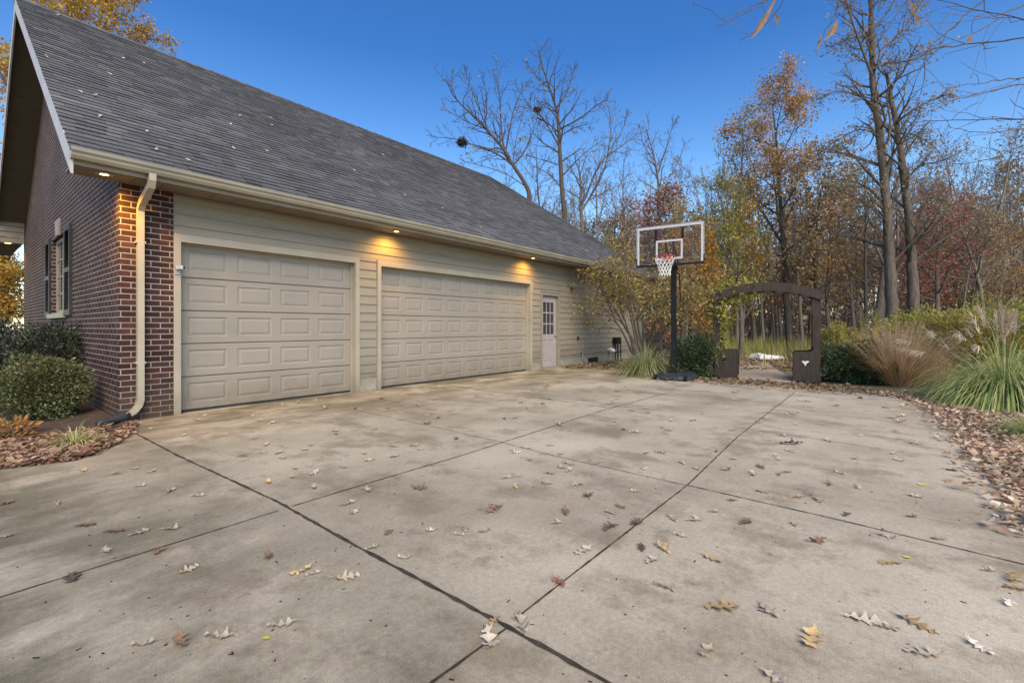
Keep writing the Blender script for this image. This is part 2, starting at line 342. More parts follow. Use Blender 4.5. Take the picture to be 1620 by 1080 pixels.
def fallen_mat(name, a, b):
    m,nt,N,L,bs=newmat(name)
    n=noise(N,L,22,4); r=ramp(N,[(.3,a),(.7,b)]); L.new(n.outputs['Fac'],r.inputs['Fac'])
    oi=N.new('ShaderNodeObjectInfo'); mr=N.new('ShaderNodeMapRange'); mr.inputs[3].default_value=.75; mr.inputs[4].default_value=1.18; L.new(oi.outputs['Random'],mr.inputs[0])
    hs=N.new('ShaderNodeHueSaturation'); L.new(r.outputs['Color'],hs.inputs['Color']); L.new(mr.outputs[0],hs.inputs['Value'])
    L.new(hs.outputs['Color'],bs.inputs['Base Color']); bs.inputs['Roughness'].default_value=.75; bump(N,L,bs,n.outputs['Fac'],.3,.004); return m
M['fl_pale']=fallen_mat('pale_dry_leaf',(.42,.335,.235),(.58,.48,.355))
M['fl_tan']=fallen_mat('tan_dry_leaf',(.36,.27,.18),(.50,.40,.28))
M['fl_ochre']=fallen_mat('ochre_dry_leaf',(.38,.24,.10),(.54,.37,.18))
M['fl_brown']=fallen_mat('brown_dry_leaf',(.15,.085,.045),(.27,.16,.085))
M['fl_dark']=fallen_mat('dark_dry_leaf',(.06,.042,.03),(.13,.09,.06))
M['fl_red']=fallen_mat('reddish_dry_leaf',(.24,.07,.04),(.36,.14,.08))
M['fl_yellow']=fallen_mat('yellow_leaf',(.62,.56,.06),(.75,.70,.14))
M['fl_white']=fallen_mat('bleached_leaf',(.56,.47,.37),(.68,.60,.49))
SKY_SAT,SKY_STR,SUN_STR=1.2,.25,4.6

# ================================================================== THE HOUSE
U0, V0 = 1.49, 7.80                    # brick corner; plane of the garage front
V1 = 18.30                             # far end of the gable wall
EV, EZ, RV, RZ = 7.28, 3.29, 13.20, 7.66
RU0, RU1, HU = 0.98, 14.84, 18.7       # gable rake, end of ridge, end of front eave
SOF = 3.12
house = thing('house','long brick and tan sided house with two garage doors under a dark shingle roof','house',(U0,V0,0))

def uvmesh(name, quads, mat, parent):
    """quads: list of (corner positions, corner uvs)"""
    mb=MB(); uvs=[]
    for ps,us in quads:
        mb.add([tuple(p) for p in ps],[tuple(range(len(ps)))]); uvs.extend(us)
    o=mb.build(name,mat,parent); ul=o.data.uv_layers.new(name='UVMap')
    for i,uv in enumerate(uvs): ul.data[i].uv=uv
    return o
# --- brick gable wall (window opening left out) and the brick return beside the first door
def roofz(v): return EZ + (RZ-EZ)*(1-abs(v-RV)/(RV-EV))
WV0,WV1,WZ0,WZ1 = 11.69,13.39,1.50,3.00
Q=[]
def gq(pts): Q.append(([(U0,v,z) for v,z in pts],[(-v,z) for v,z in pts]))
def gtop(v): return roofz(v)-.14
vv=[V0-.02,9.0,10.3,WV0]
for a,b in zip(vv,vv[1:]): gq([(b,-.1),(a,-.1),(a,gtop(a)),(b,gtop(b))])
gq([(WV1,-.1),(WV0,-.1),(WV0,WZ0),(WV1,WZ0)])
gq([(RV,WZ1),(WV0,WZ1),(WV0,gtop(WV0)),(RV,gtop(RV))]); gq([(WV1,WZ1),(RV,WZ1),(RV,gtop(RV)),(WV1,gtop(WV1))])
gq([(V1,-.1),(WV1,-.1),(WV1,gtop(WV1)),(V1,gtop(V1))])
for (a,b,c,d) in (((WV0,WZ0),(WV0,WZ1),0,0),((WV1,WZ1),(WV1,WZ0),0,0),((WV0,WZ1),(WV1,WZ1),0,0)):   # reveals
    Q.append(([(U0,a[0],a[1]),(U0,b[0],b[1]),(U0+.12,b[0],b[1]),(U0+.12,a[0],a[1])],[(0,a[1]),(0,b[1]),(.12,b[1]),(.12,a[1])]))
uq=[(U0,-.1),(2.085,-.1),(2.085,SOF+.02),(U0,SOF+.02)]
Q.append(([(u,V0-.02,z) for u,z in uq],[(u+.09,z) for u,z in uq]))
Q.append(([(2.085,V0-.02,-.1),(2.085,V0+.06,-.1),(2.085,V0+.06,SOF),(2.085,V0-.02,SOF)],[(0,-.1),(.08,-.1),(.08,SOF),(0,SOF)]))
uvmesh('brick_wall',Q,M['brick'],house)
# keystone over the window, and the sill
mb=MB(); vm=(WV0+WV1)/2
mb.add([(U0-.03,vm-.16,WZ1+.01),(U0-.03,vm+.16,WZ1+.01),(U0-.03,vm+.24,WZ1+.32),(U0-.03,vm-.24,WZ1+.32),
        (U0+.02,vm-.16,WZ1+.01),(U0+.02,vm+.16,WZ1+.01),(U0+.02,vm+.24,WZ1+.32),(U0+.02,vm-.24,WZ1+.32)],
       [(0,1,2,3),(4,7,6,5),(0,4,5,1),(1,5,6,2),(2,6,7,3),(3,7,4,0)])
mb.build('keystone',plain('keystone_stone',(.30,.22,.20),(.40,.30,.27),6),house)
# --- window with frame, panes, sill and louvred shutters
win=MB()
wf=MB()
fx0,fx1=U0+.06,U0+.11
for (a,b,c,d) in ((WV0,WV0+.07,WZ0,WZ1),(WV1-.07,WV1,WZ0,WZ1),(WV0+.07,WV1-.07,WZ0,WZ0+.07),(WV0+.07,WV1-.07,WZ1-.07,WZ1),(vm-.04,vm+.04,WZ0+.07,WZ1-.07)):
    wf.box(fx0,fx1,a,b,c,d)
window=wf.build('window',M['bronze'],house)
mb=MB(); mb.quad((U0+.09,WV0+.07,WZ0+.07),(U0+.09,WV1-.07,WZ0+.07),(U0+.09,WV1-.07,WZ1-.07),(U0+.09,WV0+.07,WZ1-.07)); mb.build('pane',M['pane'],window)
mb=MB()
for k in range(1,4):
    z=WZ0+.07+k*(WZ1-WZ0-.14)/4
    mb.box(U0+.075,U0+.086,WV0+.07,vm-.04,z-.012,z+.012); mb.box(U0+.075,U0+.086,vm+.04,WV1-.07,z-.012,z+.012)
for vq in ((WV0+vm)/2,(WV1+vm)/2): mb.box(U0+.072,U0+.0745,vq-.012,vq+.012,WZ0+.07,WZ1-.07)
mb.build('glazing_bar',M['bronze'],window)
mb=MB(); mb.box(U0-.07,U0+.06,WV0-.06,WV1+.06,WZ0-.09,WZ0-.003); mb.build('sill',M['bronze'],window)
for (a,b) in ((WV0-.60,WV0-.03),(WV1+.03,WV1+.60)):
    sh=MB(); x0,x1=U0-.045,U0-.004
    for (p,q,r,s_) in ((a,a+.06,WZ0-.05,WZ1+.05),(b-.06,b,WZ0-.05,WZ1+.05),(a+.06,b-.06,WZ0-.05,WZ0+.05),(a+.06,b-.06,WZ1-.04,WZ1+.05),(a+.06,b-.06,2.22,2.30)):
        sh.box(x0,x1,p,q,r,s_)
    so=sh.build('shutter',M['shutter'],house)
    lv=MB(); z=WZ0+.07
    while z<WZ1-.06:
        if not 2.18<z<2.31: lv.add([(x0+.004,a+.06,z),(x0+.004,b-.06,z),(x1-.004,b-.06,z+.035),(x1-.004,a+.06,z+.035)],[(0,1,2,3)])
        z+=.045
    lv.build('louvre',M['shutter'],so)

# --- lap siding: every board leans out at its foot and shows a real butt edge
EXP=.166
def siding(mb,u0,u1,z0,z1,v=V0):
    k=math.floor((z0-.02)/EXP)
    while True:
        a=max(z0,.02+k*EXP); b=min(z1,.02+(k+1)*EXP)
        if a>=z1-1e-4: break
        if b-a>.004:
            f0=(a-.02-k*EXP)/EXP; f1=(b-.02-k*EXP)/EXP
            o0=.020-.017*f0; o1=.020-.017*f1
            mb.quad((u0,v-o0,a),(u1,v-o0,a),(u1,v-o1,b),(u0,v-o1,b))
            mb.quad((u0,v-o0,a),(u0,v-.001,a),(u1,v-.001,a),(u1,v-o0,a))
        k+=1
mb=MB()
L0,L1,D0,D1,S0,S1 = 2.17,4.95,5.52,10.48,11.07,11.93
DT=2.445
siding(mb,2.087,10.66,DT+.115,SOF)
siding(mb,5.04,5.42,.26,DT+.115); siding(mb,10.585,10.98,.24,2.27); siding(mb,10.66,12.02,2.27,SOF)
siding(mb,12.02,HU-.5,.26,SOF)
siding_wall=mb.build('siding_wall',M['siding'],house)
# solid wall behind with the three openings, so nothing shows through
mb=MB()
for (a,b,z0,z1) in ((2.087,L0-.003,-.1,SOF),(L1+.003,D0-.003,-.1,SOF),(D1+.003,S0-.003,-.1,SOF),(S1+.003,HU-.5,-.1,SOF),
                    (L0-.003,L1+.003,DT+.003,SOF),(D0-.003,D1+.003,DT+.003,SOF),(S0-.003,S1+.003,2.18,SOF)):
    mb.box(a,b,V0+.003,V0+.28,z0,z1)
mb.box(HU-.505,HU-.5,V0+.29,V1,-.1,SOF); mb.box(U0+.3,HU-.51,V1-.3,V1-.003,-.1,SOF)
mb.build('wall',M['trim'],house)
mb=MB()
for (a,b,z) in ((5.04,5.42,.255),(10.585,10.98,.235),(12.02,HU-.5,.255)):
    mb=MB(); mb.box(a,b,V0-.006,V0+.002,-.1,z); mb.build('foundation',M['foundation'],house)
# --- garage doors: five sections of raised panels each
def garage_door(u0,u1,cols,label,vd=V0+.13):
    mb=MB(); n=5; H=(DT-.03)/n; zb=.025
    Wd=u1-u0; gap=.15; ed=.13; pw=(Wd-2*ed-(cols-1)*gap)/cols
    for r in range(n):
        z0=zb+r*H+.004; z1=zb+(r+1)*H-.004
        pz0=z0+.105; pz1=z1-.085
        # stiles and rails
        mb.quad((u0,vd,z0+.012),(u1,vd,z0+.012),(u1,vd,pz0),(u0,vd,pz0)); mb.quad((u0,vd,pz1),(u1,vd,pz1),(u1,vd,z1-.012),(u0,vd,z1-.012))
        mb.quad((u0,vd,z1-.012),(u1,vd,z1-.012),(u1,vd+.012,z1),(u0,vd+.012,z1))
        mb.quad((u0,vd+.012,z0),(u1,vd+.012,z0),(u1,vd,z0+.012),(u0,vd,z0+.012))
        x=u0
        for c in range(cols+1):
            xe = u0+ed+c*(pw+gap) if c<cols else u1
            mb.quad((x,vd,pz0),(xe,vd,pz0),(xe,vd,pz1),(x,vd,pz1))
            if c==cols: break
            a,b=xe,xe+pw
            rings=[(0,0),(.012,.011),(.024,.011),(.056,.002)]
            for (i0,d0),(i1,d1) in zip(rings,rings[1:]):
                o=[(a+i0,pz0+i0),(b-i0,pz0+i0),(b-i0,pz1-i0),(a+i0,pz1-i0)]; q=[(a+i1,pz0+i1),(b-i1,pz0+i1),(b-i1,pz1-i1),(a+i1,pz1-i1)]
                for k in range(4):
                    k2=(k+1)%4
                    mb.quad((o[k][0],vd+d0,o[k][1]),(o[k2][0],vd+d0,o[k2][1]),(q[k2][0],vd+d1,q[k2][1]),(q[k][0],vd+d1,q[k][1]))
            i,dd=rings[-1]; mb.quad((a+i,vd+dd,pz0+i),(b-i,vd+dd,pz0+i),(b-i,vd+dd,pz1-i),(a+i,vd+dd,pz1-i))
            x=b
    mb.quad((u0,vd+.03,0),(u1,vd+.03,0),(u1,vd+.03,DT),(u0,vd+.03,DT))
    d=mb.build('garage_door',M['door_paint'],house); d['label']=label
    mb=MB(); mb.box(u0,u1,vd-.01,vd+.028,.001,.024); mb.build('bottom_seal',M['black'],d)
    fr=MB(); w=.085; t=.022
    fr.box(u0-w,u0,V0-t-.012,V0-.0,0.0,DT+.11); fr.box(u1,u1+w,V0-t-.012,V0-.0,0.0,DT+.11); fr.box(u0,u1,V0-t-.010,V0-.0,DT,DT+.11)
    fr.box(u0,u0+.018,V0+.085,vd-.004,.0,DT); fr.box(u1-.018,u1,V0+.085,vd-.004,.0,DT); fr.box(u0+.018,u1-.018,V0+.085,vd-.004,DT-.02,DT)
    fr.build('door_frame',M['trim'],d)
    return d
garage_door(L0,L1,4,'narrower single garage door beside the brick corner')
garage_door(D0,D1,8,'wide double garage door between siding and the small side door')
# --- side door
vd=V0+.06
mb=MB()
gl=[(S0+.16+i*.20,S0+.16+i*.20+.165) for i in range(3)]
gl=[(S0+.15+i*.195,S0+.15+i*.195+.165) for i in range(3)]; gz=[(1.02+j*.33,1.02+j*.33+.295) for j in range(3)]
mb.box(S0+.02,S1-.02,vd+.012,vd+.045,.05,2.16)
xs=[S0+.02]+[x for g in gl for x in g]+[S1-.02]
zs=[.05,.95]+[]
mb.box(S0+.02,S0+.15,vd,vd+.0115,.05,2.16); mb.box(gl[2][1],S1-.02,vd,vd+.0115,.05,2.16)
mb.box(S0+.15,gl[2][1],vd,vd+.0115,.86,1.02); mb.box(S0+.15,gl[2][1],vd,vd+.0115,gz[2][1],2.16); mb.box(S0+.15,gl[2][1],vd,vd+.0115,.05,.20)
for i in range(2): mb.box(gl[i][1],gl[i+1][0],vd+.002,vd+.0115,1.02,gz[2][1])
for j in range(2): 
    for i in range(3): mb.box(gl[i][0],gl[i][1],vd+.002,vd+.0115,gz[j][1],gz[j+1][0])
mb.box(gl[1][0]+.05,gl[1][1]-.05,vd,vd+.0115,.20,.86)
for (a,b) in ((S0+.17,gl[1][0]+.03),(gl[1][1]-.03,gl[2][1]-.02)): mb.box(a+.02,b-.02,vd+.003,vd+.0115,.24,.82)
sd=mb.build('side_door',M['white_door'],house)
mb=MB()
for i in range(3):
    for j in range(3): mb.quad((gl[i][0],vd+.008,gz[j][0]),(gl[i][1],vd+.008,gz[j][0]),(gl[i][1],vd+.008,gz[j][1]),(gl[i][0],vd+.008,gz[j][1]))
mb.build('glass',M['pane'],sd)
mb=MB(); mb.lathe((0,0,0),[(.012,0),(.012,.03),(.028,.035),(.03,.055),(.018,.07)],10)
mb.v=[(S1-.09+x,vd-.002-z,.98+y) for x,y,z in mb.v]; mb.build('handle',M['silver'],sd,True)
mb=MB(); t=.03
mb.box(S0-.07,S0,V0-t,V0+.055,.0,2.25); mb.box(S1,S1+.07,V0-t,V0+.055,.0,2.25); mb.box(S0,S1,V0-t+.002,V0+.053,2.17,2.25); mb.box(S0,S1,V0-.05,V0+.05,.0,.045)
mb.build('door_frame',M['bronze'],sd)
# --- roof
N=52; mb=MB(); SL=math.hypot(RV-EV,RZ-EZ); cs=(RV-EV)/SL; sn=(RZ-EZ)/SL
nrm=Vector((0,-sn,cs))
ev=EV-.05
def rp(u,s,lift=0):
    return (u, EV+s*cs+nrm.y*lift, EZ+s*sn+nrm.z*lift)
rr=random.Random(3)
for k in range(N):
    s0=k*SL/N-(.05 if k==0 else 0); s1=(k+1)*SL/N+.02
    ue=HU-(HU-RU1)*(k+.5)/N
    u=RU0-.02-rr.random()*.25
    while u<ue:
        w=rr.choice((.17,.22,.30,.34)); a=max(u,RU0-.03); b=min(u+w,ue+.04); u+=w
        if b-a<.02: continue
        l0=.011+rr.random()*.010; l1=.0015
        p=[rp(a,s0,l0),rp(b-.003,s0,l0),rp(b-.003,s1,l1),rp(a,s1,l1),rp(a,s0,.0),rp(b-.003,s0,.0)]
        mb.add(p,[(0,1,2,3),(4,5,1,0)])
nsh=len(mb.f)
# back slope and hip end
VB=18.40; mb.quad((RU0,VB,roofz(VB)),(RU0,RV,RZ),(RU1,RV,RZ),(HU,VB,roofz(VB))); mb.add([(HU,EV,EZ),(HU,VB,roofz(VB)),(RU1,RV,RZ)],[(0,1,2)])
# deck just under the shingles
mb.add([rp(RU0,-.0,-.006),rp(HU,0,-.006),rp(RU1,SL,-.006),rp(RU0,SL,-.006)],[(0,1,2,3)])
roof=mb.build('roof',M['shingle'],house); roof.data.materials.append(M['shingle_edge'])
for i in range(nsh): 
    if i%2: roof.data.polygons[i].material_index=1
mb=MB(); u=RU0-.03                                     # ridge caps, then caps down the hip
while u<RU1:
    mb.add([(u,RV-.15,RZ-.085),(u,RV,RZ+.03),(u,RV+.15,RZ-.085),(u+.29,RV-.15,RZ-.095),(u+.29,RV,RZ+.018),(u+.29,RV+.15,RZ-.095)],[(0,1,4,3),(1,2,5,4)]); u+=.28
A=Vector((RU1,RV,RZ+.03)); B=Vector((HU,EV,EZ+.03))
for i in range(30):
    p=A.lerp(B,i/30); q=A.lerp(B,(i+1.05)/30)
    mb.add([(p.x-.13,p.y-.03,p.z-.02),(p.x,p.y,p.z+.012),(p.x+.1,p.y+.1,p.z-.06),(q.x-.13,q.y-.03,q.z-.02),(q.x,q.y,q.z),(q.x+.1,q.y+.1,q.z-.06)],[(0,1,4,3),(1,2,5,4)])
mb.build('ridge_cap',M['shingle'],roof)
# --- rake boards and gable soffit
def slope(u0,u1,va,vb,top,bot,name,mat):
    mb=MB()
    def z(v): return roofz(v)
    for (a,b) in ((va,RV),(RV,vb)):
        mb.add([(u0,a,z(a)-bot),(u1,a,z(a)-bot),(u1,b,z(b)-bot),(u0,b,z(b)-bot),(u0,a,z(a)-top),(u1,a,z(a)-top),(u1,b,z(b)-top),(u0,b,z(b)-top)],
               [(0,3,2,1),(4,5,6,7),(0,1,5,4),(1,2,6,5),(2,3,7,6),(3,0,4,7)])
    return mb.build(name,mat,house)
slope(RU0-.025,RU0,EV-.05,VB,.012,.26,'rake_board',M['fascia'])
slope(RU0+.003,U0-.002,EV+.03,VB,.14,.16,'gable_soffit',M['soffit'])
# --- front soffit, fascia, gutter
mb=MB(); u=RU0+.005
while u<HU-.02:
    b=min(u+.30,HU-.02); mb.box(u,b-.006,EV-.008,V0-.022,SOF,SOF+.012); u+=.30
mb.box(RU0+.005,HU-.02,EV-.006,V0-.024,SOF+.0122,SOF+.02)
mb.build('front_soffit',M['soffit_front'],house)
mb=MB(); mb.box(RU0+.002,HU,EV-.03,EV-.010,SOF-.015,EZ-.01); mb.build('fascia',M['gutter'],house)
prof=[(0,0),(-.085,0),(-.105,.035),(-.108,.06),(-.128,.085),(-.130,.122),(-.118,.126),(-.112,.118),(-.094,.06),(-.082,.012),(-.004,.012),(-.004,.118),(0,.118)]
gv,gz0=EV-.031,SOF+.035
mb=MB(); n=len(prof)
for uu in (RU0-.03,HU+.02):
    for (a,b) in prof: mb.v.append((uu,gv+a,gz0+b))
for k in range(n):
    k2=(k+1)%n; mb.f.append((k,k2,n+k2,n+k))
for base,uu in ((0,0),(n,1)):
    for tri in ((0,1,10),(1,9,10),(1,2,8,9),(2,3,8),(3,4,8),(4,5,7,8),(5,6,7),(0,10,11,12)):
        mb.f.append(tuple(base+t for t in (tri if uu else tri[::-1])))
gutter=mb.build('gutter',M['gutter'],house)
# gutter seams
# --- downspout with its two elbows and the black extension
mb=MB(); pr=[(-.038,-.03),(.038,-.03),(.038,.03),(-.038,.03)]
du=1.70
path=[(du,gv-.055,gz0+.01),(du,gv-.055,gz0-.07),(du,gv-.03,gz0-.13),(du,V0-.16,gz0-.28),(du,V0-.085,gz0-.36),(du,V0-.075,gz0-.45),(du,V0-.075,1.2),(du,V0-.075,.28),(du-.02,V0-.085,.20),(du-.08,V0-.12,.13),(du-.17,V0-.17,.085)]
pr=[(-.036,-.044),(.036,-.044),(.036,.044),(-.036,.044)]
elb=[Vector(p) for p in path[7:]]; fine=[tuple(p) for p in path[:8]]; rad=[1.0]*8
for i in range(1,19):
    t=i/18; f=t*(len(elb)-1); k=min(int(f),len(elb)-2); fine.append(tuple(elb[k].lerp(elb[k+1],f-k))); rad.append(1.07 if i%2 else .98)
mb.tube(fine,rad,prof=[(b,a) for a,b in pr])
ds=mb.build('downspout',M['downspout'],house)
mb=MB(); e0=Vector(path[-1]); dr=Vector((-.80,-.30,-.12)).normalized(); dr2=Vector((-.85,-.1,-.03))
pts=[e0-dr*.03]; rad=[.06]
for i in range(14):
    pts.append(e0+dr*(.02+.022*i)); rad.append(.062 if i%2 else .05)
mb.tube(pts,rad,10); mb.build('drain_extension',M['black'],ds,True)
for z in (2.35,.75):
    mb=MB(); mb.box(du-.052,du+.052,V0-.115,V0-.021,z,z+.03); mb.build('strap',M['downspout'],ds)
# --- recessed lamps in the soffit: the three that are lit
for u in (1.29,5.66,10.19):
    mb=MB(); mb.lathe((u,7.47,SOF-.012),[(.058,.0),(.085,-.006),(.095,.004),(.095,.012),(.058,.012)],20)
    e=mb.build('soffit_lamp',M['trim'],house,True)
    mb=MB(); mb.lathe((u,7.47,SOF-.008),[(.0565,.006),(.045,-.004),(.02,-.009)],16); mb.build('bulb',M['lamp'],e,True)
    ld=bpy.data.lights.new('soffit_light','SPOT'); ld.energy=140 if u<2 else 60; ld.color=(1,.50,.07); ld.spot_size=R(150); ld.spot_blend=.9; ld.shadow_soft_size=.05
    lo=bpy.data.objects.new('soffit_light',ld); C.objects.link(lo); lo.location=(u,7.47,SOF-.05)
    lo.rotation_euler=(R(16),0,0)
# --- small fittings on the wall beyond the side door
mb=MB(); mb.box(12.62,12.72,V0-.04,V0-.012,2.34,2.50); mb.tube([(12.67,V0-.03,2.46),(12.67,V0-.14,2.48),(12.67,V0-.24,2.46),(12.67,V0-.27,2.42)],.014,6); mb.tube([(12.67,V0-.03,2.38),(12.67,V0-.16,2.46)],.01,6)
mb.build('wall_bracket',M['bark_dark'],house)
mb=MB(); mb.box(13.02,13.12,V0-.05,V0-.012,.82,.93); mb.build('outlet_cover',M['black'],house)
mb=MB(); mb.box(13.25,13.38,V0-.10,V0-.012,.42,.52); mb.box(13.27,13.36,V0-.09,V0-.012,.53,.60); mb.tube([(13.31,V0-.06,.42),(13.31,V0-.07,.2),(13.4,V0-.16,.08),(13.6,V0-.3,.03)],.016,6)
mb.lathe((13.31,V0-.08,.60),[(.03,0),(.034,.03),(.02,.05)],10); mb.build('hose_tap',M['silver'],house)
mb=MB(); mb.box(13.75,14.45,V0-.012,V0-.0062,.03,.2); mb.build('crawl_vent',M['dark_gap'],house)
mb=MB(); mb.tube([(15.2,V0-.01,.42),(15.2,V0-.14,.42),(15.2,V0-.2,.40),(15.2,V0-.22,.34)],[.075,.075,.08,.085],14); mb.build('dryer_vent',M['white'],house,True)
mb=MB()
for x in (15.55,15.75,16.0): mb.tube([(x,V0-.12,0),(x,V0-.12,.75),(x+.04,V0-.1,.82),(x+.1,V0-.04,.84)],.022,6)
mb.box(15.5,15.82,V0-.2,V0-.05,.62,.86); mb.tube([(15.5,V0-.13,.3),(16.02,V0-.13,.32)],.02,6)
mb.build('gas_meter',M['black_metal'],house)
# sensor / camera on the first door frame
q=Vector((L0-.045,V0-.034,2.03))
mb=MB(); mb.box(q.x-.03,q.x+.03,q.y-.012,q.y,q.z-.05,q.z+.07); mb.obox((q.x+.02,q.y-.05,q.z+.045),Vector((.8,-.6,0)),Vector((.6,.8,0)),Vector((0,0,1)),.045,.025,.026); mb.tube([(q.x,q.y-.01,q.z-.01),(q.x+.01,q.y-.05,q.z+.02)],.01,6)
sc_=mb.build('security_camera',M['silver'],house)
mb=MB(); mb.lathe((0,0,0),[(.018,0),(.018,.012)],12); rot=Vector((.8,-.6,0)); sd2=Vector((.6,.8,0))
mb.v=[tuple(Vector((q.x+.02,q.y-.05,q.z+.045))+rot*(.046+z)+sd2*x+Vector((0,0,y))) for x,y,z in mb.v]; mb.build('lens',M['black'],sc_)
# --- porch roof of the rear wing with its own lit lamp, seen past the far end of the gable wall
PZ=3.47; PV0,PV1=17.96,21.5
mb=MB(); mb.box(-4.5,U0-.03,PV0,PV1,PZ,PZ+.02)
pr_=mb.build('porch_soffit',M['soffit'],house)
mb=MB()
for k in range(4): mb.add([(-4.5,PV0-.035,PZ-.02+k*.15),(U0-.02,PV0-.035,PZ-.02+k*.15),(U0-.02,PV0-.012,PZ+.13+k*.15),(-4.5,PV0-.012,PZ+.13+k*.15)],[(0,1,2,3)])
mb.add([(-4.6,PV0-.1,PZ+.585),(U0-.02,PV0-.1,PZ+.585),(U0-.02,PV1,PZ+1.2),(-4.6,PV1,PZ+1.2)],[(0,1,2,3)])
mb.build('porch_fascia',plain('porch_fascia_paint',(.15,.125,.095),(.19,.16,.12),3,.6,.08),house)
mb=MB()
mb.box(-4.4,-4.2,PV1-.4,PV1-.2,0,PZ-.002); mb.build('porch_post',M['trim'],house)
mb=MB(); mb.box(2.1,7.0,V1+.01,PV1,-.1,PZ+.7); mb.build('rear_wing_wall',M['siding'],house)
pl=P(19,381,14.6); pl=Vector((1.18,PV0+.16,PZ))
mb=MB(); mb.lathe((pl.x,pl.y,PZ-.012),[(.09,0),(.12,-.006),(.13,.004),(.13,.0117),(.09,.0117)],18); e=mb.build('soffit_lamp',M['trim'],house,True)
mb=MB(); mb.lathe((pl.x,pl.y,PZ-.008),[(.088,.006),(.06,-.006)],14); mb.build('bulb',M['lamp'],e,True)
ld=bpy.data.lights.new('porch_light','SPOT'); ld.energy=25; ld.color=(1,.55,.15); ld.spot_size=R(140); ld.spot_blend=.8; ld.shadow_soft_size=.05
lo=bpy.data.objects.new('porch_light',ld); C.objects.link(lo); lo.location=(pl.x,pl.y,PZ-.06)

# ================================================================== GROUND AND DRIVEWAY
def gz(x,y):
    """height of the soil: flat by the drive, gently uneven in the woods"""
    d=UY*x+UX*y
    t=max(0,min(1,(d-14)/20))
    return -.045+t*(.35*math.sin(x*.11+1)*math.cos(y*.13)+.12*math.sin(x*.5)*math.sin(y*.43))
mb=MB(); xs=[-140,-80,-40,-20]+[-12+i*1.0 for i in range(72)]+[70,90,120,200,320]; ys=[-200,-120,-70,-50]+[-40+i*1.0 for i in range(75)]+[45,60,90,150,300]
nx=len(xs)
for y in ys:
    for x in xs: mb.v.append((x,y,gz(x,y)))
for j in range(len(ys)-1):
    for i in range(nx-1): mb.f.append((j*nx+i,j*nx+i+1,(j+1)*nx+i+1,(j+1)*nx+i))
tag(mb.build('ground',M['soil'],None,True),'brown woodland soil around the concrete driveway',None,None,'structure')
outline=[(205,684),(178,702),(150,716),(112,725),(70,730),(30,735),(0,738),(-220,752)]
poly=[G(*p) for p in outline]+[Vector((-7.5,3.2,0)),Vector((-9,-5,0)),Vector((2.4,-4.2,0)),Vector((4.0,-2.2,0))]
edge=[(1720,880),(1650,822),(1612,782),(1588,752),(1560,722),(1532,690),(1502,662),(1470,643),(1438,630),(1380,622),(1300,616),(1245,612),(1180,607),(1120,603),(1070,600),(1040,596),(1010,591),(985,586),(955,581)]
poly+=[G(*p) for p in edge]+[Vector((13.0,V0+.30,0)),Vector((2.0,V0+.30,0)),Vector((2.0,V0-.02,0)),Vector((1.45,V0-.05,0))]
bm=bmesh.new(); vs=[bm.verts.new((p.x,p.y,0)) for p in poly]; f=bm.faces.new(vs)
if f.normal.z<0: f.normal_flip()
bm.faces.ensure_lookup_table(); bm.normal_update()
if bm.faces[0].normal.z<0: bmesh.ops.reverse_faces(bm,faces=bm.faces[:])
ex=bmesh.ops.extrude_face_region(bm,geom=[bm.faces[0]])
for v in [g for g in ex['geom'] if isinstance(g,bmesh.types.BMVert)]: v.co.z=0
for v in vs: v.co.z=-.12
bm.normal_update(); me=bpy.data.meshes.new('driveway'); bm.to_mesh(me); bm.free(); me.materials.append(M['concrete'])
dw=bpy.data.objects.new('driveway',me); C.objects.link(dw); tag(dw,'stained tan concrete driveway cut by dark joints',None,None,'structure')
# joints: ragged dark seams
def joint(mb,pix,w,jit,z=.004):
    pts=[G(*p) for p in pix]; L=[]
    for a,b in zip(pts,pts[1:]):
        n=max(2,int((b-a).length/.05)); L+= [a.lerp(b,i/n) for i in range(n)]
    L.append(pts[-1]); prev=None
    for i,p in enumerate(L):
        t=(L[min(i+1,len(L)-1)]-L[max(i-1,0)]).normalized(); s=Vector((-t.y,t.x,0))
        ww=w*rnd(1-jit,1+jit*1.3); o=rnd(-.12,.12)*w
        a=p+s*(ww/2+o); b=p-s*(ww/2-o); k=len(mb.v); mb.v+= [(a.x,a.y,z),(b.x,b.y,z)]
        if prev is not None: mb.f.append((prev,prev+1,k+1,k))
        prev=k
mb=MB(); joint(mb,[(212,684),(282,721),(440,794),(540,851),(803,992),(965,1082),(1160,1195)],.019,.4)
joint(mb,[(462,801),(540,777),(732,720),(950,650),(1062,620)],.0105,.4,.0042)
joint(mb,[(1258,620),(1168,690),(1087,768),(817,978)],.0095,.4,.0044); joint(mb,[(803,993),(684,1080),(600,1150)],.011,.4,.0044)
joint(mb,[(440,808),(0,945),(-210,1010)],.0085,.3,.0042)
joint(mb,[(547,645),(677,673)],.006,.4,.0046); joint(mb,[(677,673),(787,698),(873,720),(1087,768)],.007,.3,.0046); joint(mb,[(1089,768),(1330,823),(1620,893),(1950,972)],.0095,.3,.0046)
joint(mb,[(677,605),(815,624),(962,645)],.011,.35,.0046)
joint(mb,[(1198,681),(1330,700),(1430,716)],.007,.4,.0046); joint(mb,[(600,652),(700,636),(782,624)],.006,.5,.0048)
jo=mb.build('driveway_joint',M['joint']); tag(jo,'dark weathered joint lines between concrete slabs',None,None,'structure')
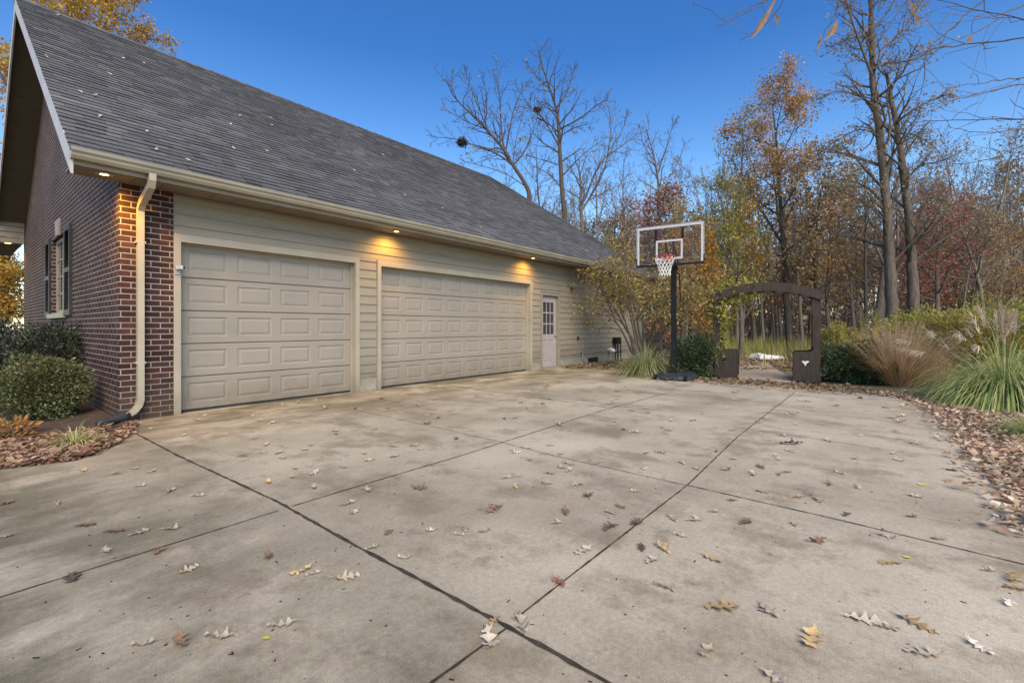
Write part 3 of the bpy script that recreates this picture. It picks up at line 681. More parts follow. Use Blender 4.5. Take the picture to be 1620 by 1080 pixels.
# path through the arbor
mb=MB(); pa=[(1172,603),(1165,590),(1165,580),(1175,572)]; pb=[(1262,605),(1245,592),(1225,581),(1215,573)]
k=len(mb.v)
for a,b in zip(pa,pb): mb.v+=[tuple(G(*a,.0)+Vector((0,0,-.012))),tuple(G(*b,.0)+Vector((0,0,-.012)))]
for i in range(len(pa)-1): mb.f.append((2*i,2*i+1,2*i+3,2*i+2))
tag(mb.build('path',M['path']),'worn earth path leading through the arbor',None,None,'structure')
# planting bed in front of the gable wall
mb=MB(); bo=[G(x,y) for x,y in [(210,680),(185,694),(155,709),(112,719),(70,724),(20,730),(-60,736),(-260,752)]]; nb=len(bo)
for p in bo: mb.v.append((p.x,p.y,-.02))
for i,p in enumerate(bo):
    q=p.lerp(Vector((min(U0-.02,p.x*.2+1.2),9.5+2*i,0)),.3); mb.v.append((min(q.x,U0-.02),q.y,.05))
for i,p in enumerate(bo): mb.v.append((U0-.02 if i<4 else U0-.02-(i-3)*1.3,V0+.02+i*1.6,.06))
for r in range(2):
    for i in range(nb-1): mb.f.append((r*nb+i,r*nb+i+1,(r+1)*nb+i+1,(r+1)*nb+i))
tag(mb.build('bed',M['mulch'],None,True),'dark mulched planting bed along the brick gable wall',None,None,'structure')

# ================================================================== BASKETBALL HOOP
bp=W(3.84,11.0,0); bp=Vector((bp.x,bp.y,0))
hoop=thing('basketball_hoop','portable basketball hoop with clear backboard on black pole beside the arbor','basketball hoop',tuple(bp))
an=R(6); HN=Vector((-math.cos(an),-math.sin(an),0)); HS=Vector((math.sin(an),-math.cos(an),0))   # board normal; board's right-hand side as seen from the drive
UPV=Vector((0,0,1))
def hp(s,n,z): return bp+HS*s+HN*n+UPV*z
# base tank: rounded, stepped, behind the pole
mb=MB(); ring=[]
shape=[(-.42,.20),(-.36,.32),(-.2,.38),(.2,.38),(.36,.32),(.42,.20),(.46,-.45),(.38,-.72),(.18,-.82),(-.18,-.82),(-.38,-.72),(-.46,-.45)]
lay=[(1.0,.0),(1.02,.05),(.97,.10),(.80,.135),(.74,.15),(.5,.16)]
m=len(shape)
for sc,z in lay:
    for (s,n) in shape: mb.v.append(tuple(hp(s*sc,(n+.2)*sc-.2,z)))
for r in range(len(lay)-1):
    for k in range(m):
        k2=(k+1)%m; mb.f.append((r*m+k,r*m+k2,(r+1)*m+k2,(r+1)*m+k))
mb.f.append(tuple((len(lay)-1)*m+k for k in range(m))); mb.f.append(tuple(range(m))[::-1])
base=mb.build('base',M['black'],hoop)
for s in (-.34,.34):
    mb=MB(); mb.tube([tuple(hp(s-.03,.33,.06)),tuple(hp(s+.03,.33,.06))],.06,12); mb.build('wheel',M['black_metal'],base)
pz=2.78
mb=MB()
pf=[(-.05,-.04),(.05,-.04),(.05,.04),(-.05,.04)]
mb.obox(hp(0,0,(pz+.1)/2),HS,HN,UPV,.056,.048,(pz-.1)/2); mb.obox(hp(0,0,.35),HS,HN,UPV,.064,.056,.27); mb.obox(hp(0,0,1.62),HS,HN,UPV,.060,.052,.03)
mb.build('pole',M['black_metal'],hoop)
mb=MB()
for s in (-.3,.3): mb.tube([tuple(hp(s*.1,-.05,.80)),tuple(hp(s,-.72,.14))],.018,7)
mb.build('strut',M['black_metal'],hoop)
# lift arms and adjusting crank
bn=.42; bz0,bz1=2.68,3.58; bw=.75
mb=MB()
for s in (-.085,.085):
    mb.obox((hp(s,0,2.62)+hp(s,bn-.05,2.86))/2,HS,(hp(s,bn-.05,2.86)-hp(s,0,2.62)).normalized(),HS.cross((hp(s,bn-.05,2.86)-hp(s,0,2.62)).normalized()),.013,.26,.022)
    mb.obox((hp(s,-.05,2.78)+hp(s,bn-.05,3.12))/2,HS,(hp(s,bn-.05,3.12)-hp(s,-.05,2.78)).normalized(),HS.cross((hp(s,bn-.05,3.12)-hp(s,-.05,2.78)).normalized()),.013,.30,.022)
    mb.obox(hp(s,bn-.035,3.0),HS,HN,UPV,.016,.012,.30)
mb.build('lift_arm',M['black_metal'],hoop)
mb=MB(); mb.tube([tuple(hp(.10,-.10,2.52)),tuple(hp(.13,-.12,1.95))],.016,7); mb.tube([tuple(hp(.13,-.12,1.95)),tuple(hp(.13,-.12,1.88)),tuple(hp(.20,-.12,1.86)),tuple(hp(.20,-.12,1.94))],.012,7)
mb.tube([tuple(hp(.09,-.1,2.50)),tuple(hp(.03,-.02,2.56))],.014,6); mb.build('height_crank',M['black_metal'],hoop)
mb=MB(); mb.obox(hp(0,bn,(bz0+bz1)/2),HS,HN,UPV,bw-.012,.005,(bz1-bz0)/2-.012); board=mb.build('backboard',M['acrylic'],hoop)
mb=MB(); zc=(bz0+bz1)/2
def bar(mb,s0,s1,z0,z1,n0,n1): mb.obox(hp((s0+s1)/2,(n0+n1)/2,(z0+z1)/2),HS,HN,UPV,abs(s1-s0)/2,abs(n1-n0)/2,abs(z1-z0)/2)
n0,n1=bn+.0055,bn+.009
w=.044
bar(mb,-bw+.014,bw-.014,bz1-.014-w,bz1-.014,n0,n1); bar(mb,-bw+.014,-bw+.014+w,bz0+.02,bz1-.014-w,n0,n1); bar(mb,bw-.014-w,bw-.014,bz0+.02,bz1-.014-w,n0,n1); w=.042
ib0,ib1,iw=bz0+.11,bz0+.56,.30
bar(mb,-iw,iw,ib1-w,ib1,n0,n1); bar(mb,-iw,-iw+w,ib0,ib1-w,n0,n1); bar(mb,iw-w,iw,ib0,ib1-w,n0,n1); bar(mb,-iw+w,iw-w,ib0,ib0+w,n0,n1)
mb.build('marking',M['marking'],board)
mb=MB(); n0,n1=bn-.018,bn+.012
bar(mb,-bw-.012,bw+.012,bz0-.035,bz0+.012,n0,n1); 
for s in (-1,1): bar(mb,s*(bw-.010),s*(bw+.012),bz0+.012,bz0+.17,n0,n1)
for s in (-.30,.30): bar(mb,s-.028,s+.028,ib1+.004,bz1-.082,bn+.0055,bn+.0125)
mb.build('frame',M['black_metal'],board)
mb=MB()
for s in (-1,1): bar(mb,s*(bw-.011),s*(bw+.009),bz0+.17,bz1,bn-.014,bn+.010)
bar(mb,-bw+.011,bw-.011,bz1-.012,bz1+.008,bn-.014,bn+.010); mb.build('edge_trim',M['silver'],board)
rz=2.80; rc=hp(0,bn+.15+.2286,rz)
mb=MB(); pts=[tuple(rc+HS*.229*math.cos(a)+HN*.229*math.sin(a)) for a in [2*math.pi*i/28 for i in range(29)]]; mb.tube(pts,.0105,7,False)
for s in (-.1,.1): mb.tube([tuple(hp(s,bn+.01,rz-.01)),tuple(rc+HS*s-HN*.20)],.011,6)
mb.obox(hp(0,bn+.025,rz-.02),HS,HN,UPV,.09,.012,.075); mb.obox(hp(0,bn+.09,rz-.006),HS,HN,UPV,.085,.06,.006)
for i in range(12):
    a=2*math.pi*(i+.5)/12; mb.tube([tuple(rc+HS*.229*math.cos(a)+HN*.229*math.sin(a)-UPV*.0),tuple(rc+HS*.222*math.cos(a)+HN*.222*math.sin(a)-UPV*.03)],.005,4)
rim=mb.build('rim',M['red'],hoop,True)
mb=MB(); lv=[(.222,-.02),(.19,-.10),(.155,-.18),(.13,-.26),(.118,-.34),(.125,-.42)]
for i in range(12):
    for r in range(len(lv)-1):
        for dlt in (.5,-.5):
            a0=2*math.pi*(i+.5*(r%2))/12; a1=a0+2*math.pi*dlt/12
            p=rc+HS*lv[r][0]*math.cos(a0)+HN*lv[r][0]*math.sin(a0)+UPV*lv[r][1]; q=rc+HS*lv[r+1][0]*math.cos(a1)+HN*lv[r+1][0]*math.sin(a1)+UPV*lv[r+1][1]
            mb.tube([tuple(p),tuple(q)],.0058,4,False)
mb.build('net',M['net'],rim)

# ================================================================== ARBOR WITH BENCHES
AR=G(1292,603); AL0=Vector((12.28,3.30,0)); AR=Vector((AR.x,AR.y,0))
ax=(AL0-AR); AWD=ax.length; ax.normalize(); ad=Vector((ax.y,-ax.x,0)); 
if ad.x<0: ad=-ad
ac=(AL0+AR)/2; ADP=.62
arbor=thing('garden_arbor','dark wooden arbor with arched top and two facing benches at the path','arbor',tuple(ac))
def ap(s,d,z): return ac+ax*s+ad*d+UPV*z          # s toward the house side, d away down the path
hw=AWD/2; PT=2.02
for s in (-hw,hw):
    for d in (0,ADP):
        mb=MB(); mb.obox(ap(s,d,PT/2-.03),ax,ad,UPV,.075,.06,PT/2+.03); mb.obox(ap(s,d,PT-.05),ax,ad,UPV,.085,.072,.03); mb.build('post',M['arbor'],arbor)
for d in (-.084,ADP+.084):                          # arched beams front and rear
    mb=MB(); n=18; k=len(mb.v)
    for i in range(n+1):
        t=-1+2*i/n; s=t*(hw+.10); zt=PT+.03+.25*(1-t*t); zb=zt-.205
        for dd in (-.022,.022):
            for z in (zb,zt): mb.v.append(tuple(ap(s,d+dd,z)))
    for i in range(n):
        a=4*i; b=a+4
        mb.f+=[(a,b,b+1,a+1),(a+2,a+3,b+3,b+2),(a+1,b+1,b+3,a+3),(a,a+2,b+2,b)]
    mb.f+=[(0,1,3,2),(4*n,4*n+2,4*n+3,4*n+1)]
    mb.build('arched_beam',M['arbor'],arbor)
for i in range(9):
    t=-1+2*i/8; z=PT+.03+.25*(1-t*t)
    mb=MB(); mb.obox(ap(t*hw,ADP/2,z-.075),ax,ad,UPV,.022,ADP/2+.058,.03); mb.build('cross_slat',M['arbor'],arbor)
for s in (-1,1):
    mb=MB()
    for z in (.75,1.15,1.55): mb.obox(ap(s*hw,ADP/2,z),ax,ad,UPV,.016,ADP/2-.052,.03)
    for q in range(3): mb.obox(ap(s*(hw-.022),.15+q*.17,1.12),ax,ad,UPV,.0055,.02,.48)
    mb.build('side_lattice',M['arbor'],arbor)
# bench end panels with a star shaped hole
def star(cx,cz,r,n=5,a0=90): 
    return [(cx+(r if k%2==0 else r*.45)*math.cos(R(a0+k*180/n)),cz+(r if k%2==0 else r*.45)*math.sin(R(a0+k*180/n))) for k in range(2*n)]
def end_panel(sgn,d):
    w=.50; out=[(0,0.0),(w,0.0),(w,.60)]
    for k in range(1,7): a=R(90*k/6); out.append((w-.07+.07*math.cos(a),.60+.07*math.sin(a)))
    out+=[(.20,.67),(.15,.685),(.11,.72),(.085,.77),(.06,.80),(.0,.80)]
    hole=star(.24,.42,.075)
    bm=bmesh.new()
    def loop(ps):
        v=[bm.verts.new((x,0,z)) for x,z in ps]; return [bm.edges.new((v[i],v[(i+1)%len(v)])) for i in range(len(v))]
    es=loop(out)+loop(hole)
    bmesh.ops.triangle_fill(bm,use_beauty=True,use_dissolve=False,edges=es)
    for f in [f for f in bm.faces if (lambda c:(c.x-.24)**2+(c.z-.42)**2<.03**2)(f.calc_center_median())]: bm.faces.remove(f)
    ex=bmesh.ops.extrude_face_region(bm,geom=bm.faces[:])
    for v in [g for g in ex['geom'] if isinstance(g,bmesh.types.BMVert)]: v.co.y=.035
    bmesh.ops.recalc_face_normals(bm,faces=bm.faces[:])
    mb=MB(); bm.verts.index_update()
    for v in bm.verts: mb.v.append(tuple(ap(sgn*(hw-v.co.x+.04),d+v.co.y,v.co.z)))
    mb.f=[tuple(v.index for v in f.verts) for f in bm.faces]; bm.free()
    return mb.build('bench_end',M['arbor'],arbor)
for s in (-1,1):
    for d in (-.10,ADP+.064):
        e=end_panel(s,d)
        if s==-1 and d<0:
            mb=MB(); c0=[(-.075,.03),(-.03,.045),(-.005,.03),(.04,.05),(.075,.035),(.05,.0),(.02,-.02),(.01,-.065),(-.015,-.06),(-.02,-.025),(-.05,.0)]
            f=[ap(s*(hw-(.26-x)+.04),d-.003,.42+z) for x,z in c0]; mb.add([tuple(p) for p in f],[tuple(range(len(f)))]); em=mb.build('emblem',M['emblem'],e); em['label']='pale leaf shaped mark on the bench end'
    mb=MB()
    for q in range(4): mb.obox(ap(s*(hw-.08-q*.10),ADP/2-.0,.42),ax,ad,UPV,.042,ADP/2+.05,.014)
    mb.build('bench_seat',M['arbor'],arbor)
    mb=MB(); mb.obox(ap(s*(hw-.40),ADP/2,.34),ax,ad,UPV,.014,ADP/2+.05,.05); mb.build('seat_rail',M['arbor'],arbor)
    mb=MB()
    for q in range(3): mb.obox(ap(s*(hw-.07),ADP/2,.56+q*.1),ax,ad,UPV,.009,ADP/2-.06,.04)
    mb.build('bench_back',M['arbor'],arbor)
# white rock slab beside the path
rk=G(1212,566); rock=MB(); n=14
for r,(sc,z) in enumerate([(1.0,-.03),(1.0,.03),(.86,.08),(.5,.11)]):
    for k in range(n):
        a=2*math.pi*k/n; q=1+.22*math.sin(3*a+1)+.1*math.sin(7*a)
        p=rk+W(.62*sc*q*math.cos(a),.40*sc*q*math.sin(a))-W(0,0); rock.v.append((p.x,p.y,z+(.10*(1-abs(math.cos(a*.5))) if r>1 else 0)))
for r in range(3):
    for k in range(n): rock.f.append((r*n+k,r*n+(k+1)%n,(r+1)*n+(k+1)%n,(r+1)*n+k))
rock.f.append(tuple(3*n+k for k in range(n)))
tag(rock.build('rock',M['rock'],None,False),'flat white rock lying beside the path beyond the arbor','rock')

# ================================================================== PLANTS
def grow(mb,tips,p,d,L,r,lvl,cfg,rg):
    n=cfg['seg'][lvl]; pts=[Vector(p)]; rad=[r]; d=Vector(d); ds=[d.copy()]
    wig=cfg['wig'][lvl]; up=cfg['up'][lvl]; rend=r*cfg.get('taper',.3) if lvl<cfg['last'] else r*.5
    for i in range(n):
        d=(d+Vector((rg.gauss(0,wig),rg.gauss(0,wig),rg.gauss(0,wig)))+Vector((0,0,up))).normalized()
        pts.append(pts[-1]+d*L/n); rad.append(max(cfg['rmin'],r+(rend-r)*((i+1)/n))); ds.append(d.copy())
    mb.tube(pts,rad,cfg['sides'][lvl],cap=False)
    if lvl>=cfg['last']:
        tips.extend(pts[1:]); return
    sprout(mb,tips,pts,rad,ds,L,lvl,cfg,rg)
def sprout(mb,tips,pts,rad,ds,L,lvl,cfg,rg,start=None,num=None):
    n=len(pts)-1; N=num if num is not None else cfg['n'][lvl]; st=cfg['start'][lvl] if start is None else start
    az=rg.random()*6.28
    for k in range(N):
        t=st+(1-st)*(k+rg.random()*.9)/N; t=min(t,.995); i=min(int(t*n),n-1); f=t*n-i
        q=pts[i].lerp(pts[i+1],f); rr=rad[i]+(rad[i+1]-rad[i])*f; dd=ds[min(i+1,n)]
        az+=2.4+rg.gauss(0,.5); an=R(rg.gauss(cfg['ang'][lvl],9))
        ref=Vector((0,0,1)) if abs(dd.z)<.9 else Vector((1,0,0)); a=dd.cross(ref).normalized(); b=dd.cross(a)
        nd=(dd*math.cos(an)+(a*math.cos(az)+b*math.sin(az))*math.sin(an)).normalized()
        l2=L*cfg['ratio'][lvl]*(1-cfg.get('fall',.55)*(t-st)/(1-st+1e-6))*rg.uniform(.7,1.25)
        grow(mb,tips,q,nd,l2,max(cfg['rmin'],min(rr*.62,l2*.03)),lvl+1,cfg,rg)
    tips.append(pts[-1])
BARE=dict(seg=[9,6,4,3],wig=[.05,.13,.18,.2],up=[.02,.07,.06,.03],n=[15,7,5],start=[.30,.18,.2],ang=[46,40,42],ratio=[.34,.42,.5],last=3,sides=[7,5,3,3],rmin=.009,taper=.12)
SLIM=dict(BARE,n=[13,6,4],start=[.42,.2,.2],ang=[38,38,42],ratio=[.24,.42,.5])
LEAFY=dict(BARE,n=[17,7,4],start=[.34,.2,.2],ang=[55,45,45],ratio=[.33,.42,.45])
def scatter_leaves(tips,n,size,spread,rg,flat=.3):
    lb=MB(); keep=[t for t in tips]
    # leaves hang in clumps: some sprays hold many, some none
    cl=[keep[rg.randrange(len(keep))] for _ in range(max(8,n//9))]
    for _ in range(n):
        t=cl[rg.randrange(len(cl))] if rg.random()<.75 else keep[rg.randrange(len(keep))]
        p=t+Vector((rg.gauss(0,spread),rg.gauss(0,spread),rg.gauss(-.04,spread)))
        lb.leaf(p,size*rg.uniform(.6,1.3),.62,Vector((rg.gauss(0,1),rg.gauss(0,1),rg.gauss(-.35,.8))),flat)
    return lb
def tree(name,label,cat,loc,H,r,cfg,seed,bark,leaf=None,nleaf=0,lsize=.12,spread=.22,group=None,lean=(0,0)):
    rg=random.Random(seed); random.seed(seed)
    t=thing(name,label,cat,loc,0,group,True); mb=MB(); tips=[]
    mb.tube([(0,0,-.5),(0,0,.0),(0,0,.3)],[r*1.7,r*1.35,r],8,False)
    grow(mb,tips,(0,0,.28),(lean[0],lean[1],1),H,r,0,cfg,rg)
    mb.build('trunk',bark,t,True)
    if leaf: scatter_leaves(tips,nleaf,lsize,spread,rg).build('crown',leaf,t)
    return t
def path_tree(name,label,cat,depth,base,trunks,limbs,r,bark,seed,cfg,leaf=None,nleaf=0,lsize=.12,spread=.2,dj=1.5,fine=1.7):
    """a tree whose trunk and main limbs are drawn one by one, with twigs grown from them"""
    rg=random.Random(seed); random.seed(seed)
    b=W((base-CX)/F*depth,depth,0); b.z=gz(b.x,b.y)
    t=thing(name,label,cat,tuple(b),0,None,True); mb=MB(); tips=[]
    def run(px,r0,r1,off,lvl,ground=False):
        pts=[P(x,y,depth+off*(i/(len(px)-1)))-b for i,(x,y) in enumerate(px)]
        if ground: pts=[Vector((pts[0].x,pts[0].y,-.4))]+pts
        S=[]                                        # smooth the polyline
        n=len(pts)
        for i in range(n-1):
            p0,p1,p2,p3=pts[max(i-1,0)],pts[i],pts[i+1],pts[min(i+2,n-1)]
            for k in range(4):
                q=k/4; S.append(.5*((2*p1)+(p2-p0)*q+(2*p0-5*p1+4*p2-p3)*q*q+(3*p1-p0-3*p2+p3)*q*q*q)+Vector((rg.gauss(0,.015),rg.gauss(0,.015),0))*(r0*3))
        S.append(pts[-1]); m=len(S); rad=[r0+(r1-r0)*(i/(m-1))**.75 for i in range(m)]
        if ground: rad[0]*=1.35; rad[1]*=1.2
        ds=[(S[min(i+1,m-1)]-S[max(i-1,0)]).normalized() for i in range(m)]
        mb.tube(S,rad,8 if r0>.12 else 5,False)
        L=sum((S[i+1]-S[i]).length for i in range(m-1))
        return S,rad,ds,L
    for (px,r0,r1,st,num) in trunks:
        S,rad,ds,L=run(px,r0,r1,rg.uniform(-.3,.3),0,True); sprout(mb,tips,S,rad,ds,min(L*.62,8),1,cfg,rg,st,int(num*fine))
    for (px,r0,num) in limbs:
        S,rad,ds,L=run(px,r0*.62,.014,rg.uniform(-dj,dj),1); sprout(mb,tips,S,rad,ds,L*.8,1,cfg,rg,.12,int(num*fine))
    mb.build('trunk',bark,t,True)
    if leaf: scatter_leaves(tips,nleaf,lsize,spread,rg).build('crown',leaf,t)
    return t
TW=dict(BARE,n=[9,8,5],ang=[40,42,42],ratio=[.34,.36,.5],up=[.02,.10,.08,.04],rmin=.010)

# ---- trees that stand out one by one
def nest(loc,s,label):
    rg=random.Random(int(s*100)); mb=MB()
    for i in range(170):
        a=rg.random()*6.28; z=rg.gauss(0,.16)*s; rr=s*rg.uniform(.1,.42)
        p=Vector((math.cos(a)*rr,math.sin(a)*rr,z)); d=Vector((-math.sin(a)+rg.gauss(0,.4),math.cos(a)+rg.gauss(0,.4),rg.gauss(0,.35))).normalized()*s*.3
        mb.tube([tuple(p-d),tuple(p+d*.1+Vector((0,0,-.02))),tuple(p+d)],.014*s+.006,3,False)
    mb.lathe((0,0,-.2*s),[(.08*s,0),(.3*s,.1*s),(.36*s,.24*s),(.3*s,.34*s)],12)
    tag(mb.build('nest',M['nest'],None,False,tuple(loc)),label,'nest')
path_tree('bare_tree','bare leaning tree behind the roof with fan of limbs and a low left nest','tree',31,840,
  [([(842,420),(838,325),(834,297),(812,262),(797,236),(770,205),(745,180),(718,152),(708,128)],.23,.03,.45,12)],
  [([(812,262),(785,243),(745,228),(715,219),(680,217)],.12,9),([(797,236),(793,200),(790,150),(786,104)],.12,10),([(800,240),(808,195),(816,165),(832,128)],.10,8),
   ([(812,262),(829,240),(844,205),(853,175)],.10,8),([(770,205),(738,192),(702,172)],.07,6),([(775,212),(757,170),(742,130),(735,112)],.08,7),([(768,200),(770,160),(764,120)],.07,6),([(822,280),(812,255),(818,215),(830,170)],.07,6),
   ([(834,297),(800,275),(760,262),(735,255)],.06,6)],.3,M['bark_oak'],11,TW,M['lf_olive'],300,.15,.12)
path_tree('bare_tree','tallest bare tree above the roof edge with straight trunk and high nest','tree',32,893,
  [([(894,420),(893,340),(889,300),(886,240),(884,205),(880,172),(868,135),(859,108),(853,82)],.26,.03,.4,12)],
  [([(884,205),(918,187),(945,166),(962,158)],.12,8),([(880,172),(895,150),(905,122),(909,104)],.11,8),([(868,140),(846,117),(832,100)],.08,6),([(886,235),(862,192),(840,170),(817,138)],.11,9),
   ([(887,262),(862,254),(832,246)],.08,6),([(885,216),(910,202),(942,194)],.09,7),([(888,280),(905,262),(930,238),(955,222)],.09,8),([(890,300),(868,275),(842,262)],.07,6),([(882,180),(868,165),(850,160)],.06,5)],.34,M['bark_oak'],12,TW,M['lf_olive'],220,.15,.12)
path_tree('bare_tree','bare tree right of the roof with one limb curving far right','tree',33,922,
  [([(923,430),(921,355),(918,325),(919,290),(914,262)],.21,.06,.5,6)],
  [([(919,335),(938,305),(955,270),(965,225),(966,188),(958,160)],.16,11),([(924,318),(950,258),(985,230),(1008,212)],.13,10),([(919,300),(905,270),(885,250)],.08,6),([(962,240),(985,205),(992,178)],.06,6),([(930,318),(965,300),(1000,285)],.07,7)],.28,M['bark_dark'],13,TW,M['lf_brown'],120,.15,.12)
path_tree('bare_tree','slim bare tree above the basketball backboard','tree',35,1043,
  [([(1045,440),(1043,335),(1041,285),(1034,245),(1022,205)],.20,.03,.3,13)],
  [([(1040,275),(1052,240),(1062,205),(1070,190)],.08,8),([(1036,255),(1018,228),(1012,200)],.06,6),([(1042,300),(1066,270),(1085,225)],.07,7)],.2,M['bark_dark'],14,TW,M['lf_brown'],60,.14,.1)
path_tree('twin_trunk_tree','tallest tree of the right woods with two thick trunks and few dark leaves','tree',18,1425,
  [([(1414,560),(1411,480),(1408,420),(1405,360),(1397,267),(1390,200),(1382,133),(1380,67),(1377,0),(1374,-70)],.26,.06,.30,15),
   ([(1450,560),(1446,480),(1442,420),(1438,360),(1428,267),(1418,200),(1409,150),(1402,118)],.27,.05,.35,14)],
  [([(1378,117),(1367,87),(1348,33),(1335,-10),(1320,-60)],.10,9),([(1421,192),(1440,177),(1478,157),(1505,148)],.09,9),([(1396,317),(1370,295),(1338,285),(1290,283)],.09,9),([(1400,350),(1365,318),(1325,300)],.06,7),
   ([(1431,290),(1455,262),(1490,255),(1530,235)],.07,9),([(1387,170),(1355,150),(1320,145),(1290,160)],.06,8),([(1380,90),(1415,60),(1440,30),(1460,0)],.07,9),([(1380,60),(1350,60),(1315,75)],.05,8),
   ([(1434,330),(1462,312),(1500,318),(1540,330)],.06,8),([(1380,110),(1408,100),(1445,95),(1480,75)],.06,8),([(1378,20),(1400,-20),(1420,-60)],.05,6),([(1390,215),(1360,205),(1320,225),(1300,240)],.06,8),([(1420,210),(1450,215),(1475,230)],.05,7)],
  .26,M['bark_oak'],15,dict(TW,rmin=.007),M['lf_brown'],5200,.095,.2,1.2,1.9)
tree('brown_oak_tree','tall straight tree with brown and orange clumped crown left of the twin trunks','tree',tuple(W(440/F*25,25,-.1)),13.4,.20,dict(LEAFY,ang=[48,45,45],ratio=[.30,.42,.45],start=[.36,.2,.2]),21,M['bark_dark'],M['lf_orange'],12000,.13,.24)
tree('orange_oak_tree','slender tree with a loose orange band of leaves behind the arbor top','tree',tuple(W(356/F*27,27,-.1)),12.6,.17,dict(LEAFY,ratio=[.22,.42,.45],start=[.42,.2,.2],ang=[40,42,45]),22,M['bark'],M['lf_orange'],2600,.14,.2)
tree('brown_oak_tree','brown leafed tree standing close behind the thick twin trunks','tree',tuple(W(575/F*23,23,-.1)),10.6,.2,dict(LEAFY,ratio=[.3,.42,.45]),23,M['bark'],M['lf_brown'],2600,.11,.22)
tree('red_maple_tree','red leafed tree right of the thick twin trunks','tree',tuple(W(668/F*21,21,-.1)),7.2,.13,dict(LEAFY,ratio=[.32,.42,.45],start=[.30,.2,.2]),24,M['bark_dark'],M['lf_red'],2600,.11,.24)
tree('red_maple_tree','small dark red tree low behind the basketball backboard','tree',tuple(W(285/F*27,27,-.1)),6.2,.12,dict(LEAFY,start=[.2,.2,.2]),25,M['bark_dark'],M['lf_red'],2200,.13,.22)
tree('golden_tree','golden orange tree right behind the basketball pole','tree',tuple(W(285/F*16.5,16.5,-.1)),4.3,.09,dict(LEAFY,start=[.14,.15,.2],ang=[52,45,45],ratio=[.4,.42,.45]),26,M['bark_dark'],M['lf_gold'],5200,.085,.14)
tree('yellow_green_tree','yellow green thin tree rising left of the arbor arch','tree',tuple(W(362/F*18,18,-.1)),6.8,.10,dict(LEAFY,start=[.25,.15,.2],ang=[40,45,45],ratio=[.3,.42,.45]),27,M['bark_dark'],M['lf_olive'],3400,.085,.15)
tree('golden_tree','orange tree rising behind the near roof corner and gable peak','tree',tuple(W(-700/F*24.5,24.5,-.1)),21,.40,dict(LEAFY,ratio=[.30,.40,.45],start=[.25,.2,.2]),28,M['bark'],leafmat('amber_leaves',[(.56,.28,.06),(.64,.36,.09),(.44,.32,.09),(.48,.2,.06),(.36,.32,.09)]),26000,.17,.30)
tree('golden_tree','low amber tree seen under the rear porch lamp','tree',tuple(W(-815/F*23.5,23.5,-.1)),5.2,.14,dict(LEAFY,start=[.10,.15,.2],ratio=[.42,.42,.45]),29,M['bark_dark'],leafmat('bright_amber_leaves',[(.52,.26,.05),(.60,.36,.08),(.42,.17,.04),(.50,.34,.10)]),17000,.15,.30)

# ---- the woods: countable trees, copied from a few of each kind
protos=[]
bare_l='slender bare grey tree of the woods beyond the driveway'
for i,(cf,H,r,bk) in enumerate([(BARE,11.5,.14,'bark'),(SLIM,12.5,.13,'bark_dark'),(BARE,9.5,.12,'bark_dark'),(SLIM,13,.16,'bark'),(SLIM,11,.10,'bark_pale'),(BARE,12,.17,'bark')]):
    protos.append(('b',lambda loc,i=i,cf=cf,H=H,r=r,bk=bk: tree('bare_tree',bare_l,'tree',loc,H,r,cf,40+i,M[bk],group='bare trees of the woods')))
for i,(H,r,lf,n,lab,nm,gp) in enumerate([
    (9.5,.13,'lf_brown',2600,'half bare brown leafed tree in the woods','brown_leafed_tree','brown leafed trees of the woods'),
    (8.0,.11,'lf_brown',2800,'half bare brown leafed tree in the woods','brown_leafed_tree','brown leafed trees of the woods'),
    (8.5,.12,'lf_orange',2600,'orange brown autumn tree deep in the woods','orange_leafed_tree','orange leafed trees of the woods'),
    (6.5,.09,'lf_gold',1500,'small golden autumn tree deep in the woods','golden_leafed_tree','golden leafed trees of the woods'),
    (7.0,.09,'lf_olive',1500,'small yellow green tree deep in the woods','yellow_green_leafed_tree','yellow green leafed trees of the woods'),
    (6.5,.09,'lf_red',1400,'small dull red maple deep in the woods','red_leafed_tree','red leafed trees of the woods')]):
    protos.append((lf,lambda loc,i=i,H=H,r=r,lf=lf,n=n,lab=lab,nm=nm,gp=gp: tree(nm,lab,'tree',loc,H,r,dict(LEAFY,start=[.25,.2,.2]),60+i,M['bark_dark'] if i%2 else M['bark'],M[lf],n,.15,.25,group=gp)))
rg=random.Random(77); made={}
def plant(k,px,d,sc,rz):
    loc=W((px-CX)/F*d,d,0); loc.z=gz(loc.x,loc.y)-.08
    if k not in made:
        o=protos[k][1](tuple(loc)); o.rotation_euler.z=rz; o.scale=(sc,)*3; made[k]=o
    else: copy_tree(made[k],tuple(loc),rz,sc)
spots=[]
for i in range(150):
    d=19+41*rg.random()**.8; px=rg.uniform(905,1760) if i>16 else rg.uniform(690,960)
    if px<960 and d<34: d=rg.uniform(36,58)
    k=rg.choice([0,1,2,3,4,5,0,1,3,6,7,8,6,7,9,10,11,11,7,8]); 
    if px<930: k=rg.choice([0,1,2,3,4])
    cap = 250 if px<1120 else (225 if px<1330 else 215)
    if px<960: cap=300
    if 1060<px<1150: cap=300
    top=cap+abs(rg.gauss(0,60)); Hh=(HZ-top)/F*d+CAMH
    base=[11.5,12.5,9.5,13,11,12,9.5,8,8.5,6.5,7,6.5][k]; sc=max(.45,min(1.5,Hh/(base*1.03)))
    if k>=6: sc=min(sc,1.25)
    plant(k,px,d,sc,rg.random()*6.28)

